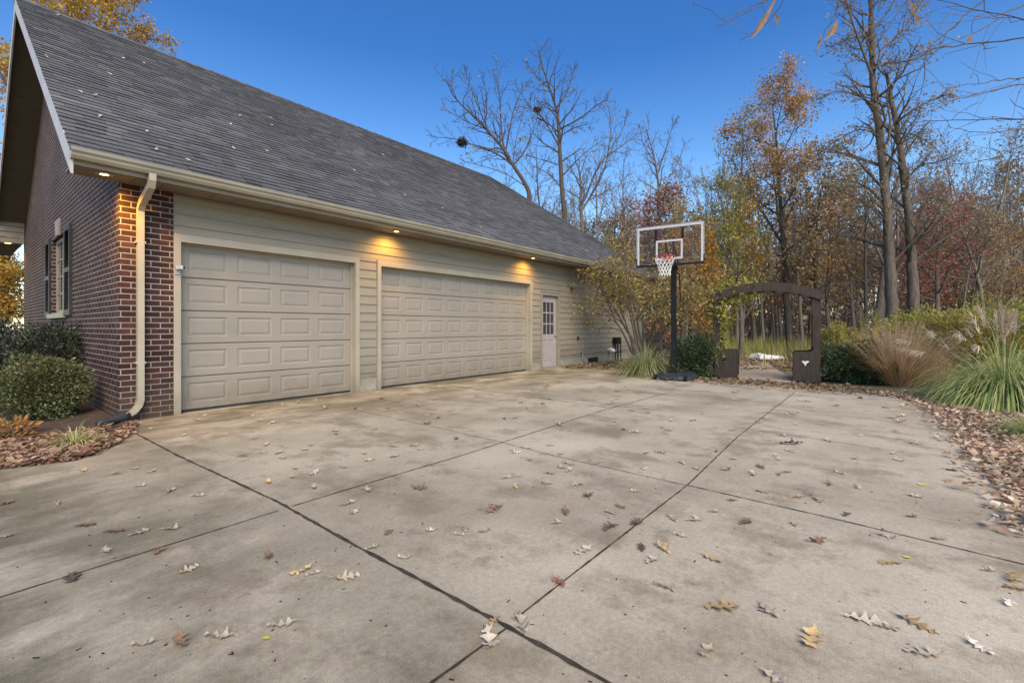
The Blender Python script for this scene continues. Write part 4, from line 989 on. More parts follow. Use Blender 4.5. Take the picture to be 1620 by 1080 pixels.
for (k,px,d,sc) in ((8,1085,22,.75),(9,1172,23,.95),(8,1312,25,.95),(6,1352,27,1.0),(11,1205,30,1.0),(8,1575,25,.8),(9,1525,28,.95),(7,1470,29,1.05),(9,1120,20,.7),(10,1140,24,1.0),(6,1600,27,1.0),(8,1235,33,1.0),(9,1010,30,.85),(8,1105,34,.9),(11,960,33,.7),(6,985,36,.9),(11,1440,25,1.0),(0,866,37,1.25),(3,948,38,1.15),(1,984,40,1.2),(5,1008,37,1.1),(0,915,41,1.3),(3,1088,37,1.05),(1,1066,39,1.1),(4,832,40,1.25),(2,1120,34,1.25)): plant(k,px,d,sc,rg.random()*6.28)

# ---- far woods that read as one mass: real stems and twigs, many rows deep
random.seed(5); rg=random.Random(5); far=MB()
for i in range(480):
    d=rg.uniform(36,78); px=rg.uniform(640,1900) if i%5 else rg.uniform(-60,640)
    b=W((px-CX)/F*d,d,0); b.z=gz(b.x,b.y)-.2; H=rg.uniform(4,10.5)*(.8+d/140); r=rg.uniform(.05,.17)
    if px<640: H=min(H,5)
    if px<980: H*=.75
    q=b+Vector((rg.gauss(0,.9),rg.gauss(0,.9),H)); m_=b.lerp(q,.5)+Vector((rg.gauss(0,.45),rg.gauss(0,.45),0))
    far.tube([b,m_,q],[r,r*.6,.015],5,False)
    for k in range(30):
        t=rg.uniform(.15,.97); p=b.lerp(q,t); a=rg.random()*6.28; l=rg.uniform(.6,2.2)*(1.15-t)
        e=p+Vector((math.cos(a)*l,math.sin(a)*l,l*rg.uniform(.3,1.1))); far.tube([p,e],[.03,.012],3,False)
        for z in range(2):
            s=p.lerp(e,rg.uniform(.4,1)); far.tube([s,s+Vector((rg.gauss(0,.5),rg.gauss(0,.5),rg.uniform(.1,.6)))],[.016,.01],3,False)
tag(far.build('distant_woods',M['bark'],None),'dense grey brown mass of far woods behind everything',None,None,'stuff')
brush=MB()
for i in range(26000):
    d=rg.uniform(32,74); px=rg.uniform(900,1900); b=W((px-CX)/F*d,d,0); h=abs(rg.gauss(0,2.6))
    c=math.sin(px*.021+d*.3)+math.sin(px*.05+1)
    if c<-.3 and rg.random()<.8: continue
    brush.leaf((b.x,b.y,gz(b.x,b.y)+h),rg.uniform(.18,.5),.6)
for i in range(7000):
    d=rg.uniform(56,78); px=rg.uniform(900,1900); b=W((px-CX)/F*d,d,0); brush.leaf((b.x,b.y,gz(b.x,b.y)+rg.uniform(-.2,2.6)),rg.uniform(.4,.9),.6)
for i in range(26000):
    d=rg.uniform(34,74); px=rg.uniform(930,1900); b=W((px-CX)/F*d,d,0); h=rg.uniform(.5,9.5)
    c=math.sin(b.x*.35+b.z)*math.sin(b.y*.41+1)+.6*math.sin(h*1.1+b.x*.2)
    if c<.05 and rg.random()<.85: continue
    brush.leaf((b.x,b.y,gz(b.x,b.y)+h*(.6 if px<1130 else 1)),rg.uniform(.12,.3),.6)
tag(brush.build('woodland_brush',leafmat('brown_brush_leaves',[(.34,.28,.225),(.42,.34,.28),(.28,.215,.175),(.38,.30,.17),(.44,.35,.28),(.36,.22,.16)]),None),'dry brown brush filling the floor of the far woods',None,None,'stuff')

# ---- shrubs and grasses
def shrub(name,label,cat,loc,rx,ry,h,mat,n,size,seed,box=2.0,lift=.0,stems=14,group=None,lumps=.16,asp=.55,bark='bark_dark'):
    rg=random.Random(seed); random.seed(seed)
    t=thing(name,label,cat,tuple(loc),0,group,True); lb=MB(); ph=[rg.random()*6 for _ in range(6)]
    for _ in range(n):
        while True:
            v=Vector((rg.gauss(0,1),rg.gauss(0,1),rg.gauss(0,1))); 
            if v.length>1e-3: break
        v.normalize()
        k=(abs(v.x)**box+abs(v.y)**box+abs(v.z)**box)**(-1/box)
        lump=1+lumps*(math.sin(5*v.x+ph[0])*math.sin(4*v.y+ph[1])+.7*math.sin(7*v.z+ph[2]+4*v.x)*math.sin(6*v.y+ph[3]))
        rr=k*lump*(rg.uniform(.62,1.02) if rg.random()<.75 else rg.uniform(.2,.8))
        p=Vector((v.x*rx*rr,v.y*ry*rr,lift+(h-lift)*(.5+.5*v.z*rr)))
        if p.z<.02: p.z=rg.uniform(.02,.12)
        d=v*1.0+Vector((rg.gauss(0,.7),rg.gauss(0,.7),rg.gauss(.25,.6)))
        lb.leaf(p,size*rg.uniform(.6,1.35),asp,d)
    sb=MB()
    for i in range(stems):
        a=rg.random()*6.28; q=rg.uniform(.3,.85); e=Vector((math.cos(a)*rx*q,math.sin(a)*ry*q,h*rg.uniform(.55,.95)))
        m_=e*.45+Vector((rg.gauss(0,.04),rg.gauss(0,.04),.06)); sb.tube([Vector((math.cos(a)*.06,math.sin(a)*.06,-.05)),m_,e],[.02,.014,.005],5,False)
        for z in range(3):
            s=m_.lerp(e,rg.random()); sb.tube([s,s+Vector((rg.gauss(0,.15)*rx,rg.gauss(0,.15)*ry,rg.uniform(.05,.25)*h))],[.008,.003],3,False)
    sb.build('stem',M[bark],t); lb.build('foliage',mat,t)
    return t
def blade(mb,p,d,L,w,droop,seg=6,rg=random):
    p=Vector(p); d=Vector(d).normalized(); side=d.cross(Vector((0,0,1))); side=side.normalized() if side.length>1e-3 else Vector((1,0,0))
    side=(side+Vector((rg.gauss(0,.35),rg.gauss(0,.35),0))).normalized(); k=len(mb.v); pts=[]
    for i in range(seg+1):
        t=i/seg; ww=w*(1-t**1.6)*(.55+.45*min(1,t*4))+.0008
        mb.v+= [tuple(p+side*ww/2),tuple(p-side*ww/2)]; pts.append((p.copy(),d.copy()))
        d=(d+Vector((0,0,-droop*(.25+t)*2/seg))).normalized(); p=p+d*L/seg
        if p.z<.015: p.z=.015
    for i in range(seg): a=k+2*i; mb.f.append((a,a+1,a+3,a+2))
    return pts
def grass(name,label,loc,n,L,rb,mat,droop,tilt,w,seed,plumes=0,group=None,cat='ornamental grass',pl=.24,kind_tip='plume'):
    rg=random.Random(seed); random.seed(seed)
    t=thing(name,label,cat,tuple(loc),0,group,True); mb=MB(); pb=MB(); st=MB()
    for i in range(n):
        a=rg.random()*6.283; q=math.sqrt(rg.random()); tl=abs(rg.gauss(tilt*q,.16)); d=Vector((math.cos(a)*math.sin(tl),math.sin(a)*math.sin(tl),math.cos(tl)))
        blade(mb,(math.cos(a)*rb*q,math.sin(a)*rb*q,0),d,L*rg.uniform(.62,1.05),w*rg.uniform(.6,1.3),droop*rg.uniform(.5,1.5),6,rg)
    for i in range(plumes):
        a=rg.random()*6.283; q=math.sqrt(rg.random()); tl=abs(rg.gauss(tilt*.55*q,.10)); d=Vector((math.cos(a)*math.sin(tl),math.sin(a)*math.sin(tl),math.cos(tl)))
        pts=blade(st,(math.cos(a)*rb*q,math.sin(a)*rb*q,0),d,L*rg.uniform(.80,1.0),.006,droop*.30,7,rg)
        p,dd=pts[-1]
        wind=Vector((rg.gauss(-.25,.3),rg.gauss(.25,.3),-.12))
        for k in range(22):
            s=p+dd*pl*rg.uniform(-.6,.15); e=(dd+wind*.9+Vector((rg.gauss(0,.22),rg.gauss(0,.22),rg.gauss(-.1,.2)))).normalized()
            blade(pb,s,e,pl*rg.uniform(.4,.9),.016,.5,3,rg)
    mb.build('blades',mat,t)
    if plumes: st.build('stalks',M['gr_tan'],t); pb.build(kind_tip,M['plume'],t)
    return t
def gp(px,py): 
    p=G(px,py); return Vector((p.x,p.y,-.04))
# left bed
shrub('boxwood','lighter clipped boxwood at the edge of the bed beside the drive','shrub',gp(78,668)+Vector((-.03,.25,0)),.47,.45,.90,M['lf_box'],9500,.042,101,2.15,0,20,None,.10)
shrub('boxwood','dark tall clipped hedge shrub against the brick beneath the window','shrub',gp(108,655)+Vector((.1,1.75,0)),.60,.95,1.30,M['lf_hedge'],13000,.05,102,3,0,20,None,.08)
shrub('boxwood','dark broad hedge shrub at the left edge behind the light boxwood','shrub',gp(10,655)+Vector((-.25,1.9,0)),.75,.8,1.36,M['lf_hedge'],12000,.05,103,3,0,18,None,.10)
grass('daylily','small arching yellow green clump at the corner of the bed',gp(118,706),240,.40,.10,M['gr_green'],2.2,1.0,.014,104,cat='plant')
shrub('reddish_plant','low reddish leafy plant in the left bed among litter','plant',gp(18,690),.2,.16,.22,M['lf_orange'],260,.07,105,2,0,5)
# beside the far end of the garage
grass('ornamental_grass','pale green striped grass clump beneath the multi stemmed bush by siding',gp(1020,594),720,1.25,.22,M['gr_pale'],2.4,.7,.017,111)
shrub('evergreen_shrub','dark evergreen shrub between the basketball pole and arbor','shrub',gp(1100,597)+Vector((.3,.1,0)),.46,.46,1.05,M['lf_yew'],7500,.075,112,2.2,0,14,None,.3,.32)
shrub('evergreen_shrub','low spreading dark evergreen shrub right of the arbor','shrub',gp(1350,604)+Vector((.25,-.05,0)),.62,.85,.86,M['lf_yew'],10500,.085,113,2.0,0,16,None,.38,.30)
# right of the drive
grass('ornamental_grass','upright rust tan ornamental grass right of the low evergreen',gp(1422,606),2100,1.50,.34,M['gr_tan'],.62,.62,.014,121,14,pl=.10)
grass('ornamental_grass','large arching green grass with pale plumes at the right edge',gp(1592,640),2800,1.55,.36,M['gr_green'],2.9,.8,.019,122,52,pl=.28)
grass('ornamental_grass','second green grass cut off at the right edge behind the first',gp(1710,600),1500,1.5,.32,M['gr_green'],2.7,.75,.019,123,40)
grass('ornamental_grass','small green tuft low in the litter at the right edge',gp(1640,690),420,.45,.16,M['gr_green'],1.2,.95,.013,124)
grass('ornamental_grass','thin tan grass tuft behind the large green plumed grass',gp(1492,604),260,.6,.2,M['gr_tan'],.9,.6,.009,125)
for i,(px,py,rx,ry,h,lab) in enumerate([(1530,590,1.1,1.6,1.7,'broad yellow green brush above the plumed grass'),(1450,582,.9,1.0,1.65,'yellow green brush behind the rust tan grass'),(1650,590,1.2,1.2,2.0,'yellow green brush cut off by the right edge'),(1330,566,.8,.8,1.25,'pale yellow green brush behind the low evergreen'),(1590,575,1.5,1.5,2.1,'tall yellow green brush beneath the far right trees')]):
    shrub('wild_brush',lab,'shrub',gp(px,py),rx,ry,h,M['lf_golden_rod'],12500,.095,131+i,2,0,26,None,.3,.42)
# tall leafy perennial with whorled yellow-green leaves
def perennial(label,loc,h,n,seed):
    rg=random.Random(seed); random.seed(seed); t=thing('tall_perennial',label,'plant',tuple(loc),0,None,True); sb=MB(); lb=MB()
    for i in range(n):
        a=rg.random()*6.28; q=rg.uniform(0,.45); b=Vector((math.cos(a)*q,math.sin(a)*q,0)); e=b*1.5+Vector((rg.gauss(0,.08),rg.gauss(0,.08),h*rg.uniform(.75,1.1))); sb.tube([b,b.lerp(e,.5)+Vector((rg.gauss(0,.03),rg.gauss(0,.03),0)),e],[.012,.009,.005],4,False)
        for k in range(16):
            z=.35+.65*k/15; p=b.lerp(e,z); an=rg.random()*6.28
            for j in range(3):
                a2=an+j*2.09; lb.leaf(p,rg.uniform(.13,.22)*(1.25-.6*z),.3,Vector((math.cos(a2),math.sin(a2),rg.uniform(.0,.6))))
    sb.build('stem',M['gr_green'],t); lb.build('foliage',M['lf_golden_rod'],t)
perennial('tall yellow green perennial clump right of the arbor post',gp(1385,566),1.85,16,141)
perennial('yellow green perennial clump close behind the arbor post',gp(1325,570),1.35,12,142)
# the multi-stemmed bush by the siding
def bush(label,loc,seed):
    rg=random.Random(seed); random.seed(seed); t=thing('multi_stem_bush',label,'bush',tuple(loc),0,None,True); mb=MB(); tips=[]
    cf=dict(seg=[7,5,4],wig=[.10,.16,.2],up=[.05,.02,-.02],n=[9,6],start=[.42,.2],ang=[42,45],ratio=[.42,.5],last=2,sides=[6,4,3],rmin=.006,taper=.25)
    for i in range(11):
        a=i*.571+rg.gauss(0,.2); tl=rg.uniform(.16,.52); grow(mb,tips,(math.cos(a)*.16,math.sin(a)*.16,-.05),(math.cos(a)*math.sin(tl),math.sin(a)*math.sin(tl),math.cos(tl)),rg.uniform(2.8,3.8),rg.uniform(.028,.045),0,cf,rg)
    mb.build('stem',M['bark_dark'],t,True); scatter_leaves(tips,4800,.10,.13,rg).build('foliage',M['lf_bush'],t)
bush('multi stemmed bush with yellowing leaves covering the far end of the siding',Vector((13.3,5.65,-.04)),151)
bush2=None
# vine climbing the house side of the arbor
def vine(seed):
    rg=random.Random(seed); random.seed(seed); o=ap(hw,0,0); t=thing('climbing_vine','yellow green vine climbing the left arbor post','vine',(o.x,o.y,0),0,None,True); sb=MB(); lb=MB(); P_=[]
    for s0 in range(7):
        pts=[]; a=rg.random()*6.28
        for i in range(16):
            z=i*.145; r=.09+.05*rg.random(); pts.append(ap(hw+math.cos(a+i*.55)*r-.03,rg.choice((0,.2,.5,.8))*(.6 if i>3 else .1)+math.sin(a+i*.55)*r,z)-o); 
        for i in range(5): pts.append(ap(hw-.1-i*.16,rg.uniform(0,.8),PT+.1+.04*i+rg.gauss(0,.05))-o)
        sb.tube(pts,[.012]*len(pts),4,False); P_+=pts[5:]
    for _ in range(1900):
        p=rg.choice(P_)+Vector((rg.gauss(0,.12),rg.gauss(0,.13),rg.gauss(-.08,.14))); lb.leaf(p,rg.uniform(.05,.11),.6,Vector((rg.gauss(0,1),rg.gauss(0,1),rg.gauss(-.6,.6))))
    sb.build('stem',M['bark_dark'],t); lb.build('foliage',M['lf_olive'],t)
vine(161)
# meadow seen through the arbor
random.seed(8); rg=random.Random(8); mb=MB()
for i in range(17000):
    px=rg.uniform(1120,1720); d=rg.uniform(14.5,31)
    b=W((px-CX)/F*d,d,0)
    if 1150<px<1300 and d<21: 
        if rg.random()<.93: continue
    c=.55+.45*math.sin(b.x*.9+1)*math.sin(b.y*.8)
    if rg.random()>c+.25: continue
    h=rg.uniform(.35,1.0)*(.6+.5*c)*(1 if d<22 else 1.25); tl=abs(rg.gauss(0,.3)); a=rg.random()*6.28
    blade(mb,(b.x,b.y,gz(b.x,b.y)-.02),(math.cos(a)*math.sin(tl),math.sin(a)*math.sin(tl),math.cos(tl)),h,rg.uniform(.014,.03),rg.uniform(.2,.9),4,rg)
tag(mb.build('meadow_grass',M['gr_meadow'],None),'rough yellow green meadow grass beyond the arbor',None,None,'stuff')

# ---- leaf litter (uncountable)
def litter(name,label,region,n,smin,smax,mat,z=.0,pile=.05):
    """region(): random point or None"""
    mb=MB()
    while len(mb.f)<2*n:
        p=region()
        if p is None: continue
        s=rnd(smin,smax); a=rnd(0,6.283); mb.leaf((p.x,p.y,p.z+z+rnd(0.004,pile)),s,rnd(.45,.8),Vector((math.cos(a),math.sin(a),random.gauss(0,.25))),.0 if random.random()<.25 else .85)
    return tag(mb.build(name,mat,None),label,None,None,'stuff')
random.seed(9)
ein=[G(*p) for p in edge[:10]]                     # the drive's right edge, near to far
def right_edge():
    i=random.randrange(len(ein)-1); a,b=ein[i],ein[i+1]
    if random.random()>min(1,(b-a).length/1.2): return None
    p=a.lerp(b,random.random()); t=(b-a).normalized(); s=Vector((t.y,-t.x,0)); s = s if s.dot(Vector((UX,-UY,0)))>0 else -s
    q=abs(random.gauss(0,.75))-(.10 if random.random()<.8 else .38*random.random())
    r=p+s*q; r.z=0 if q<0 else -.05+.05*random.random(); return r
litter('leaf_litter','drift of dry tan and reddish leaves along the right edge of the driveway',right_edge,14000,.03,.085,M['litter'],0,.055)
eo=[G(*p) for p in edge[9:17]]
def far_edge():
    i=random.randrange(len(eo)-1); a,b=eo[i],eo[i+1]
    p=a.lerp(b,random.random()); q=random.gauss(.35,.4); r=p+Vector((q,0,0)); r.z=0 if q<.0 else -.03
    return r
litter('leaf_litter','dry leaves along the far edge of the driveway by arbor and hoop',far_edge,2600,.05,.11,M['litter_dark'],0,.05)
def wall_strip():
    u=rnd(12.0,17.5); v=V0-.05-abs(random.gauss(0,.9)); return Vector((u,v,0 if u<12.6 else -.02))
litter('leaf_litter','dead leaves gathered at the foot of the far siding',wall_strip,2600,.05,.11,M['litter_dark'],0,.06)
bedge=[(-220,752),(0,738),(30,735),(70,730),(112,725),(150,716),(178,702),(205,684),(214,680)]
def left_bed():
    px=rnd(-140,213)
    for (x0,y0),(x1,y1) in zip(bedge,bedge[1:]):
        if x0<=px<=x1: ye=y0+(y1-y0)*(px-x0)/(x1-x0); break
    t=random.random(); py=ye+3-40*t*t
    if px>170: py=max(py,ye-7)
    p=G(px,max(py,672)); p.z=.0 if py>ye else .012; return p
litter('leaf_litter','pinkish tan leaf litter at the front of the left planting bed',left_bed,6000,.03,.08,M['litter_bed'],.0,.045)
def woods_floor():
    px=rnd(940,1800); d=13.5+26*random.random()**1.6; p=W((px-CX)/F*d,d,0); p.z=gz(p.x,p.y); return p
litter('woodland_litter','brown leaf litter across the floor of the woods',woods_floor,9000,.09,.2,M['litter_dark'],0,.05)

# ---- fallen oak leaves on the driveway, one object each
def oak(seed,L=1.0,curl=.35):
    rg=random.Random(seed); mb=MB(); n=34; ph=rg.random()*.5; tw=rg.gauss(0,.5); cu=curl*rg.uniform(.5,1.3); ed=rg.uniform(.05,.65); bend=rg.gauss(0,.16)
    def warp(x,y):
        t=x; z=cu*(t-.5)**2*.9*rg_sign+ed*(abs(y)**1.6)*1.2+tw*y*(t-.4)*.8+.045*math.sin(9*x+ph*9+6*y)*(abs(y)*4+.35)+.03*math.sin(17*x+11*y+ph*5)
        return (x-.5,y+bend*(t-.5)**2,z)
    rg_sign=1 if rg.random()<.7 else -.6
    lob=rg.choice((3.0,3.5,4.0,4.4)); V=[]
    for i in range(n+1):
        t=i/n; env=.31*math.sin(math.pi*min(1,(t*.92+.04))**.85)**.8
        for s in (-1,1):
            m=.14+.86*(.5+.5*math.cos(2*math.pi*(lob*t+ph+(.12 if s>0 else 0))))
            w=env*max(.10,m)*(1+.12*rg.gauss(0,1))
            V.append((t,s,w))
    k=0
    for i in range(n+1):
        (t,_,wl),(t2,_,wr)=V[2*i],V[2*i+1]; sweep=.22
        for y,xo in ((-wl,sweep*wl*2),(-wl*.5,sweep*wl*.7),(0,0),(wr*.5,sweep*wr*.7),(wr,sweep*wr*2)):
            mb.v.append(warp(t+xo*.6,y))
    for i in range(n):
        for j in range(4): a=5*i+j; mb.f.append((a,a+1,a+6,a+5))
    b=len(mb.v); p0=Vector(warp(0,0))
    mb.tube([p0+Vector((.02,0,.004)),p0+Vector((-.1,.02,.02)),p0+Vector((-.2,.03+bend*.2,.0))],[.012,.009,.010],4)
    zm=min(v[2] for v in mb.v); mb.v=[(x*L,y*L,(z-zm)*L) for x,y,z in mb.v]
    return mb
def small_leaf(seed):
    mb=MB(); n=10
    for i in range(n+1):
        t=i/n; w=.30*math.sin(math.pi*t)**.8
        for y in (-w,0,w): mb.v.append((t-.5,y,.5*y*y+.12*(t-.5)**2))
    for i in range(n):
        for j in range(2): a=3*i+j; mb.f.append((a,a+1,a+4,a+3))
    mb.tube([(-.5,0,.03),(-.75,.03,.02)],[.015,.012],4); return mb
OAK=[]
for i in range(10):
    me=bpy.data.meshes.new('oak_leaf'); b=oak(200+i,1.0,.45+.3*(i%3)); me.from_pydata(b.v,[],b.f); me.polygons.foreach_set('use_smooth',[True]*len(me.polygons)); OAK.append(me)
me=bpy.data.meshes.new('oval_leaf'); b=small_leaf(1); me.from_pydata(b.v,[],b.f); me.polygons.foreach_set('use_smooth',[True]*len(me.polygons)); OVAL=me
LC={}
def leafmesh(base,key):
    k=(base.name,key)
    if k not in LC:
        m=base.copy(); m.materials.clear(); m.materials.append(M[key]); LC[k]=m
    return LC[k]
rgl=random.Random(31)
COLN={'fl_pale':('pale dry oak leaf lying on the concrete driveway','pale dry oak leaves scattered on the driveway'),'fl_tan':('tan dry oak leaf lying on the concrete driveway','tan dry oak leaves scattered on the driveway'),
 'fl_ochre':('ochre curled oak leaf lying on the driveway','ochre oak leaves scattered on the driveway'),'fl_brown':('brown curled oak leaf lying on the driveway','brown oak leaves scattered on the driveway'),
 'fl_dark':('dark wet crumpled leaf stuck to the driveway','dark leaves scattered on the driveway'),'fl_red':('reddish leaf lying on the driveway','reddish leaves on the driveway'),
 'fl_yellow':('small bright yellow leaf lying on the driveway','yellow leaves on the driveway'),'fl_white':('bleached white leaf near the right side of the drive','bleached leaves on the driveway')}
def drop(p,L,key,label=None,oval=False,mesh=None,rz=None):
    base=OVAL if oval else (OAK[mesh] if mesh is not None else OAK[rgl.randrange(10)])
    o=bpy.data.objects.new('fallen_leaf',leafmesh(base,key)); C.objects.link(o)
    o.location=(p.x,p.y,.0045); o.rotation_euler=(rgl.gauss(0,.05),rgl.gauss(0,.05),rgl.random()*6.283 if rz is None else rz); o.scale=(L*.92,L*rgl.uniform(.65,1.0),L*rgl.uniform(.5,1.05))
    lab,gp_=COLN[key]; tag(o,label or lab,'leaf',None if label else gp_)
    return o
big=[(828,988,.155,'fl_pale','large pale oak leaf right of the crossing of the two joints'),(775,1018,.15,'fl_pale','large pale oak leaf below the crossing of the two joints'),(783,983,.08,'fl_ochre','crumpled ochre leaf on the crossing of the two joints'),
 (227,1020,.10,'fl_pale','pale lobed leaf leftmost of the row at the bottom left'),(287,1017,.13,'fl_brown','brown orange leaf in the middle of the bottom left row'),(347,1008,.13,'fl_pale','pale long leaf rightmost of the bottom left row'),
 (1145,963,.17,'fl_ochre','long ochre oak leaf at the bottom right, left of a pale one'),(1215,967,.13,'fl_pale','pale curled leaf right of the long ochre leaf at bottom right'),(1285,1013,.16,'fl_ochre','ochre twisted leaf alone near the bottom edge at right'),
 (1370,982,.16,'fl_pale','large pale whitish oak leaf overlapping a tan leaf at bottom right'),(1403,994,.10,'fl_tan','tan leaf overlapped by the large pale whitish oak leaf'),(1448,987,.15,'fl_ochre','crumpled ochre leaf pair right of the large pale whitish oak leaf'),
 (1463,1035,.14,'fl_pale','pale forked leaf near the bottom right edge'),(1550,1025,.10,'fl_white','small white maple like leaf near the bottom right corner'),(1597,955,.10,'fl_white','white leaf at the right edge of the drive'),
 (1118,1033,.11,'fl_tan','tan pinkish leaf at the bottom edge below the ochre leaf'),(885,923,.10,'fl_red','reddish leaf lying on the long diagonal joint'),(922,872,.15,'fl_pale','large pale leaf just left of the diagonal joint'),
 (298,903,.11,'fl_tan','round curled tan leaf alone on the left slab'),(663,773,.15,'fl_brown','dark brown curled leaf near the middle joint'),(783,806,.17,'fl_brown','large brown orange leaf in the middle of the centre slab'),
 (1180,827,.13,'fl_brown','orange brown leaf on the right slab below the thin joint'),(1408,892,.13,'fl_ochre','ochre leaf on the right slab beside a small yellow one'),(1253,703,.26,'fl_dark','dark clump like leaf alone on the far right slab')]
for (px,py,L,k,lab) in big: drop(G(px,py),L,k,lab)
drop(G(421,1010),.042,'fl_yellow','bright yellow small leaf at the bottom left',True); drop(G(1435,882),.05,'fl_yellow','small yellow leaf on the right slab beside an ochre leaf',True); drop(G(1460,767),.10,'fl_yellow','yellow green long leaf on the far right slab',True)
small='445,989 168,872 252,872 180,842 222,843 272,837 135,832 222,769 313,785 270,777 133,745 240,746 212,742 183,750 10,797 10,849 92,797 495,908 477,905 425,882 497,772 425,764 462,755 498,749 467,742 447,725 615,843 590,867 640,883 682,840 737,837 727,846 767,840 802,756 817,770 882,827 895,811 1053,930 1032,887 1048,868 967,812 983,803 1065,820 1005,778 913,767 865,765 548,915 550,797 560,812 582,776 1077,848 1227,1075 1292,857 1407,850 1485,853 1567,903 1257,830 1263,788 1295,792 1312,767 1358,772 1450,786 1443,818 1232,751 1148,744 1100,823 1130,810 1158,792 1205,778'
for q in small.split():
    px,py=map(float,q.split(',')); d=CAMH*F/(py-HZ); drop(G(px,py),rgl.uniform(.08,.135),rgl.choice(['fl_pale','fl_pale','fl_pale','fl_tan','fl_brown','fl_pale','fl_tan','fl_ochre']))
for px,py in ((115,915),(1015,867),(1007,828),(965,836),(930,785),(1340,815),(1600,830)): drop(G(px,py),rgl.uniform(.09,.14),'fl_dark')
for px,py in ((1602,917),(1613,933),(1128,885),(1503,762)): drop(G(px,py),.13,'fl_ochre')
cnt=0
while cnt<140:
    py=600+150*rgl.random()**1.15; px=rgl.uniform(230,1560)
    p=G(px,py)
    if p.y>V0-.25 or p.x<1.6: continue
    if px>1250 and py<628+max(0,(px-1430))*.42: continue
    if px<1250 and py<606: continue
    drop(p,rgl.uniform(.09,.16),rgl.choice(['fl_pale','fl_pale','fl_tan','fl_tan','fl_brown','fl_dark','fl_ochre','fl_tan'])); cnt+=1
# grit and bits of twig on the concrete: uncountable
random.seed(12); mb=MB()
for i in range(360):
    px=random.uniform(0,1600); py=600+480*random.random()**1.4; p=G(px,py)
    if p.y>V0-.1 or (px>1380 and py<660) or (px<220 and py<735): continue
    if px>1250 and random.random()<.5 or True:
        s=random.uniform(.0012,.0045); a=random.random()*6.28; l=s*random.choice((.7,1,1,1.2,1.5,2,3))
        mb.obox((p.x,p.y,s*.25+.002),Vector((math.cos(a),math.sin(a),0)),Vector((-math.sin(a),math.cos(a),0)),Vector((0,0,1)),l,s*.5,s*.3)
tag(mb.build('driveway_debris',M['dark_gap'],None),'dark bits of twig and grit on the concrete',None,None,'stuff')
# pale leaves on the roof shingles
for (px,py) in [(91,25),(74,91),(194,93),(228,101),(173,118),(127,146),(151,152),(159,185),(232,210),(247,238),(297,254),(380,184),(427,187),(364,198),(430,199),(370,236),(422,240),(640,310),(605,245),(700,330),(560,270),(760,360)]:
    t=(px-CX)/F; ez=(HZ-py)/F                      # meet the roof plane along the sight line
    a=W(t,1.0); sl=(RZ-EZ)/(RV-EV); d=(EZ+.02-CAMH-sl*EV)/(ez-sl*a.y); p=Vector((a.x*d,a.y*d,CAMH+ez*d+.015))
    if p.y<EV or p.y>RV: continue
    o=bpy.data.objects.new('fallen_leaf',leafmesh(OAK[rgl.randrange(10)],'fl_white')); C.objects.link(o); o.location=p; o.rotation_euler=Euler((math.atan(sl),0,0)); 
    o.rotation_euler=(Matrix.Rotation(math.atan(sl),3,'X')@Matrix.Rotation(rgl.random()*6.28,3,'Z')).to_euler(); o.scale=(.11,.07,.07)
    tag(o,'pale dry leaf resting on the dark roof shingles','leaf','pale leaves on the roof')

